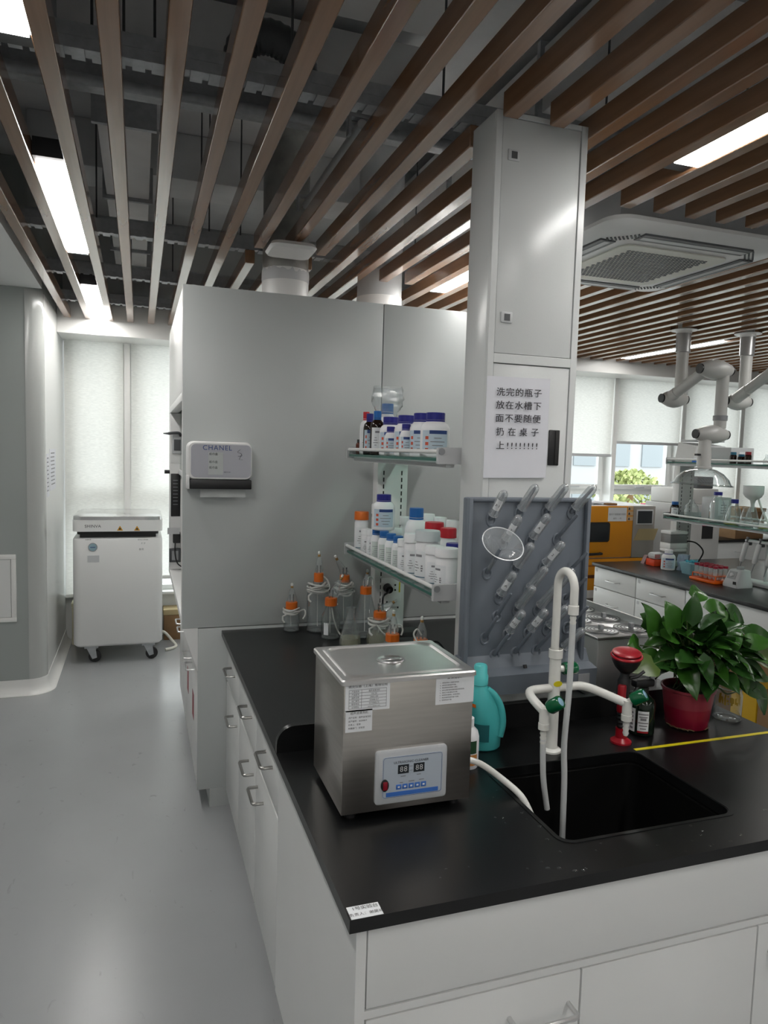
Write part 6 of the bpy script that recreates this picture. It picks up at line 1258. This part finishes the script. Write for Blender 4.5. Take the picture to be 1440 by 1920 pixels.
# ------------------------------------------------------------------ orange oven and back row
t = thing('drying_oven', 'bright orange laboratory oven with dark window and grey control panel', 'oven', (4.0, 5.7, 0))
OY = 5.42
rbox('body', (3.50, OY+0.03, 0.42), (4.53, 6.05, 1.27), white2, t, 0.006); rbox('stand', (3.52, OY+0.05, 0), (4.51, 6.03, 0.419), ovengrey, t)
dr = rbox('door', (3.50, OY, 0.795), (4.285, OY+0.029, 1.265), ovenm, t, 0.006)
MB().loft([rr_y(3.60, 4.035, 0.94, 1.12, 0.025, OY-0.0005), rr_y(3.60, 4.035, 0.94, 1.12, 0.025, OY-0.006)]).done('window_gasket', blk, t); MB().loft([rr_y(3.615, 4.02, 0.955, 1.105, 0.015, OY-0.0062), rr_y(3.615, 4.02, 0.955, 1.105, 0.015, OY-0.0075)]).done('window_glass', screenm, t)
MB().tube([(3.62, OY, 0.83), (3.62, OY-0.03, 0.83), (3.93, OY-0.03, 0.835), (3.945, OY-0.025, 0.835), (3.945, OY, 0.835)], 0.012, 8).done('handle', blk, t)
rbox('lower_door', (3.50, OY, 0.50), (4.53, OY+0.029, 0.785), ovenm, t, 0.004); rbox('grip_slot', (3.55, OY-0.002, 0.61), (4.0, OY+0.001, 0.64), mat('slot_brown', (0.12, 0.03, 0.004), 0.5), t); rbox('trim_line', (3.50, OY-0.003, 0.715), (4.53, OY, 0.73), mat('orange_dark', (0.45, 0.13, 0.003), 0.4), t)
rbox('control_panel', (4.287, OY, 0.79), (4.53, OY+0.029, 1.265), ovengrey, t, 0.004); rbox('screen_frame', (4.318, OY-0.004, 1.095), (4.505, OY, 1.235), lgrey, t, 0.003); rbox('screen', (4.332, OY-0.006, 1.108), (4.492, OY-0.0042, 1.222), screenm, t)
MB().prism([V(4.30, OY-0.001, 0.95), V(4.53, OY-0.001, 0.95), V(4.545, OY-0.03, 1.06), V(4.33, OY-0.03, 1.06)], (0, -0.002, 0)).done('tan_note', tanp, t, 'tan paper note curling off the panel')
c = V(4.11, OY-0.0005, 1.19); plate('door_note', c, (1, 0, 0), (0, 0, 1), 0.20, 0.125, labelw, t); text('鼓风干燥箱操作规程', 0.02, c+V(0, -0.0015, 0.0), (1, 0, 0), (0, 0, 1), inkgrey, t); text('编号：一号', 0.018, c+V(0, -0.0015, -0.038), (1, 0, 0), (0, 0, 1), inkgrey, t)
for z in (1.245, 1.20, 1.152):
    plate('warning_label', (4.252, OY-0.0005, z), (1, 0, 0), (0, 0, 1), 0.062, 0.036, mat('warn_tan', (0.62, 0.45, 0.28), 0.5), t); MB().prism([V(4.225, OY-0.002, z-0.012), V(4.25, OY-0.002, z-0.012), V(4.2375, OY-0.002, z+0.012)], (0, -0.0006, 0)).done('warning_sign', ink, t)
t = thing('paper_pile', 'loose papers lying on top of the orange oven', 'paper', (4.0, 5.6, 1.27)); MB().box((3.62, 5.52, 1.2705), (3.92, 5.75, 1.285)).box((3.75, 5.50, 1.2855), (4.1, 5.74, 1.292)).done('sheet', paper, t)
t = thing('clip_tray', 'small dark tray of clips on the front edge of the orange oven', 'tray', (4.08, 5.47, 1.27)); rbox('tray', (4.02, 5.455, 1.2705), (4.13, 5.51, 1.288), cardb, t, 0.004)
t = thing('white_cabinet', 'white cabinet with pink box on top between oven and grey analyser', 'cabinet', (4.8, 5.9, 0)); rbox('body', (4.60, 5.76, 0.0), (5.05, 6.2, 1.23), white2, t, 0.006); rbox('pink_box', (4.74, 5.80, 1.2305), (4.88, 5.9, 1.26), mat('pink', (0.75, 0.15, 0.25), 0.5), t, 0.004); rbox('top_board', (4.59, 5.75, 1.195), (5.06, 5.759, 1.235), white2, t)
t = thing('analyser', 'tall light grey floor-standing analyser with dark display strip', 'instrument', (4.85, 5.4, 0)); rbox('body', (4.62, 5.22, 0), (5.10, 5.68, 1.30), mat('analyser_grey', (0.46, 0.46, 0.45), 0.4), t, 0.008); rbox('head', (4.66, 5.24, 1.301), (5.08, 5.66, 1.44), mat('analyser_light', (0.60, 0.60, 0.58), 0.4), t, 0.01)
a, c = at_y(1317, 980, 5.22), at_y(1335, 1010, 5.22); rbox('display', (a.x, 5.215, c.z), (c.x, 5.2195, a.z+0.05), blk, t); rbox('display_stripe', (a.x, 5.213, a.z-0.03), (c.x, 5.2148, a.z-0.02), mat('pink_stripe', (0.5, 0.1, 0.2), 0.5), t)
t = thing('printer', 'black compact printer on top of the grey analyser', 'printer', (4.95, 5.4, 1.44)); rbox('body', (4.88, 5.30, 1.4405), (5.07, 5.6, 1.55), dgrey, t, 0.01); rbox('paper_slot', (4.9, 5.298, 1.49), (5.05, 5.2999, 1.5), blk, t)
t = thing('window_bench', 'white bench with black top standing along the windows', 'bench', (6.9, 6.28, 0)); rbox('worktop', (5.82, 6.06, BZ-0.026), (XR-0.05, 6.46, BZ), blackres, t, 0.003); rbox('body', (5.84, 6.10, 0.0), (XR-0.06, 6.44, BZ-0.027), white, t)
for x0, x1 in ((5.86, 6.62), (6.64, 7.4), (7.42, 8.2)):
    for z0, z1 in ((0.62, 0.81), (0.10, 0.61)):
        d = rbox('drawer', (x0, 6.08, z0), (x1, 6.0995, z1), white, t, 0.002); dhandle(d, ((x0+x1)/2, 6.08, (z0+z1)/2), (1, 0, 0), (0, -1, 0), 0.14, 0.035)
t = thing('carton', 'brown carton standing on the bench along the windows', 'box', (6.5, 6.28, BZ)); rbox('body', (6.20, 6.12, BZ+0.0004), (6.60, 6.42, BZ+0.30), cardb, t, 0.003); rbox('lid', (6.19, 6.11, BZ+0.301), (6.61, 6.43, BZ+0.34), mat('cardboard_light', (0.34, 0.20, 0.09), 0.8), t, 0.003)

# ------------------------------------------------------------------ extraction arms
armw = mat('arm_grey_white', (0.56, 0.56, 0.54), 0.35)
def joint(t, x0, x1, y, z, r=0.05):
    L = x1-x0; M = Matrix.Rotation(PI/2, 3, 'Y')
    MB().lathe([(r*0.62, 0), (r*0.72, 0.01), (r*1.1, L*0.3), (r*1.22, L*0.5), (r*1.1, L*0.7), (r*0.72, L-0.01), (r*0.62, L)], (x0, y, z), 20, M=M, cap0=True, cap1=True).done('joint', armw, t, smooth=50)
    MB().cyl((x0-0.012, y, z), (x0-0.0005, y, z), r*0.6, n=18).done('joint_cap', blk, t); MB().cyl((x1+0.0005, y, z), (x1+0.012, y, z), r*0.6, n=18).done('joint_cap', blk, t)
def arm(cx, cy, lab, J2, drop=True):
    t = thing('extraction_arm', lab, 'extraction arm', (cx, cy, SZ0))
    MB().lathe([(0.045, SZ0-0.003), (0.095, SZ0-0.004), (0.095, SZ0-0.008), (0.056, SZ0-0.012), (0.056, SZ0-0.03)], (cx, cy, 0), 24).done('flange', white2, t)
    MB().lathe([(0.052, SZ0-0.03), (0.052, SZ0-0.165), (0.046, SZ0-0.17)], (cx, cy, 0), 24).done('sleeve', mgrey if False else mat('sleeve_metal', (0.42, 0.42, 0.42), 0.35, 0.6), t)
    MB().lathe([(0.043, SZ0-0.165), (0.043, 2.17)], (cx, cy, 0), 20).cyl((cx, cy, SZ0-0.004), (cx, cy, CEIL-0.55), 0.044, n=16).done('pipe', armw, t)
    zj = 2.15
    joint(t, cx-0.16, cx+0.05, cy, zj, 0.055)
    q = V(*J2); p0 = V(cx-0.105, cy, zj)
    MB().cyl(p0+(q-p0).normalized()*0.03, q, 0.038, n=18).cyl(p0+(q-p0).normalized()*0.03, p0+(q-p0)*0.22, 0.042, n=18).done('link', armw, t)
    if drop:
        joint(t, q.x-0.06, q.x+0.20, q.y, q.z, 0.058)
        dx = q.x+0.14
        MB().cyl((dx, q.y, q.z-0.03), (dx, q.y, 1.93), 0.042, n=18).done('pipe', armw, t); MB().lathe([(0.044, 2.02), (0.049, 2.018), (0.049, 1.985), (0.044, 1.983)], (dx, q.y, 0), 20).done('collar', mgrey, t); MB().cyl((dx+0.048, q.y, 2.0), (dx+0.062, q.y, 2.0), 0.006, n=8).done('thumb_screw', blk, t)
        joint(t, q.x-0.06, q.x+0.20, q.y, 1.885, 0.055)
        hx = q.x+0.02
        MB().lathe([(0.043, 1.87), (0.043, 1.78), (0.046, 1.775), (0.048, 1.66), (0.058, 1.655), (0.058, 1.642)], (hx, q.y, 0), 20).done('nozzle', armw, t)
        MB().cyl((hx-0.046, q.y-0.01, 1.74), (hx-0.075, q.y-0.015, 1.74), 0.008, n=8).box((hx-0.085, q.y-0.03, 1.733), (hx-0.075, q.y, 1.747)).done('damper_lever', blk, t)
        Mt = Euler((0, 0.05, 0)).to_matrix()
        MB().lathe([(0.055, 0.0), (0.085, -0.006), (0.135, -0.032), (0.175, -0.072), (0.195, -0.112)], (hx, q.y, 1.645), 32, M=Mt).done('dome', glass, t, smooth=60)
        MB().tube([V(hx, q.y, 1.645)+Mt @ V(0.20*math.cos(2*PI*k/40), 0.20*math.sin(2*PI*k/40), -0.114) for k in range(41)], 0.006, 8).done('dome_rim', glass_dk, t)
    return t
arm(armpts[0][0], armpts[0][1], 'jointed white extraction arm ending in a clear dome over the far bench', (3.735, 4.03, 2.335))
arm(armpts[1][0], armpts[1][1], 'jointed white extraction arm at the right picture edge', (4.20, 3.62, 2.50), drop=False)

# ================================================================== outside the windows
OUT = mat('facade_white', (0.34, 0.345, 0.35), 0.8)
t = thing('office_building', 'pale office building across the street seen through the window', 'building', (24, 32, -8)); rbox('wall', (6, 30, -8), (46, 40, 16), OUT, t)
wm = mat('facade_glass', (0.20, 0.225, 0.24), 0.4); wb = None
for i in range(14):
    for j in range(6):
        x, z = 16+i*2.0, -3.5+j*2.4
        if wb is None: o = MB().box((0, 0, 0), (1.25, 0.06, 1.5)).done('facade_window', wm, t, local=True); wb = o
        else: o = wb.copy(); COL.objects.link(o)
        o.location = V(x, 29.93, z)-V(24, 32, -8)
tc = at_y(1182, 928, 24)
t = thing('street_tree', 'yellow-green tree outside the window below the half drawn blind', 'tree', (tc.x, 24, -8))
MB().cyl((tc.x, 24, -8), (tc.x, 24, tc.z), 0.2, 0.12, n=10).done('trunk', cardb, t)
b = MB(); rg = random.Random(17)
for i in range(1500):
    a, e, r = rg.uniform(0, 2*PI), rg.uniform(-1.2, 1.5), rg.uniform(0.5, 1)**0.5
    p = V(tc.x+1.5*r*math.cos(a)*math.cos(e), 24+1.5*r*math.sin(a)*math.cos(e), tc.z-0.5+1.5*r*math.sin(e)); d = V(rg.uniform(-1, 1), rg.uniform(-1, 1), rg.uniform(-1, 1)).normalized(); u = d.orthogonal().normalized()*0.11; w = d.cross(u)
    b.quad(p-u-w*0.5, p+u-w*0.5, p+u+w*0.5, p-u+w*0.5)
b.done('foliage', mat('tree_leaf', (0.30, 0.34, 0.13), 0.6), t, smooth=0)['kind'] = 'stuff'
tag(MB().box((-60, 7.2, -8.2), (80, 60, -8)).done('street_ground', mat('asphalt', (0.25, 0.25, 0.25), 0.9)), 'grey street outside below the windows', 'ground', kind='structure')
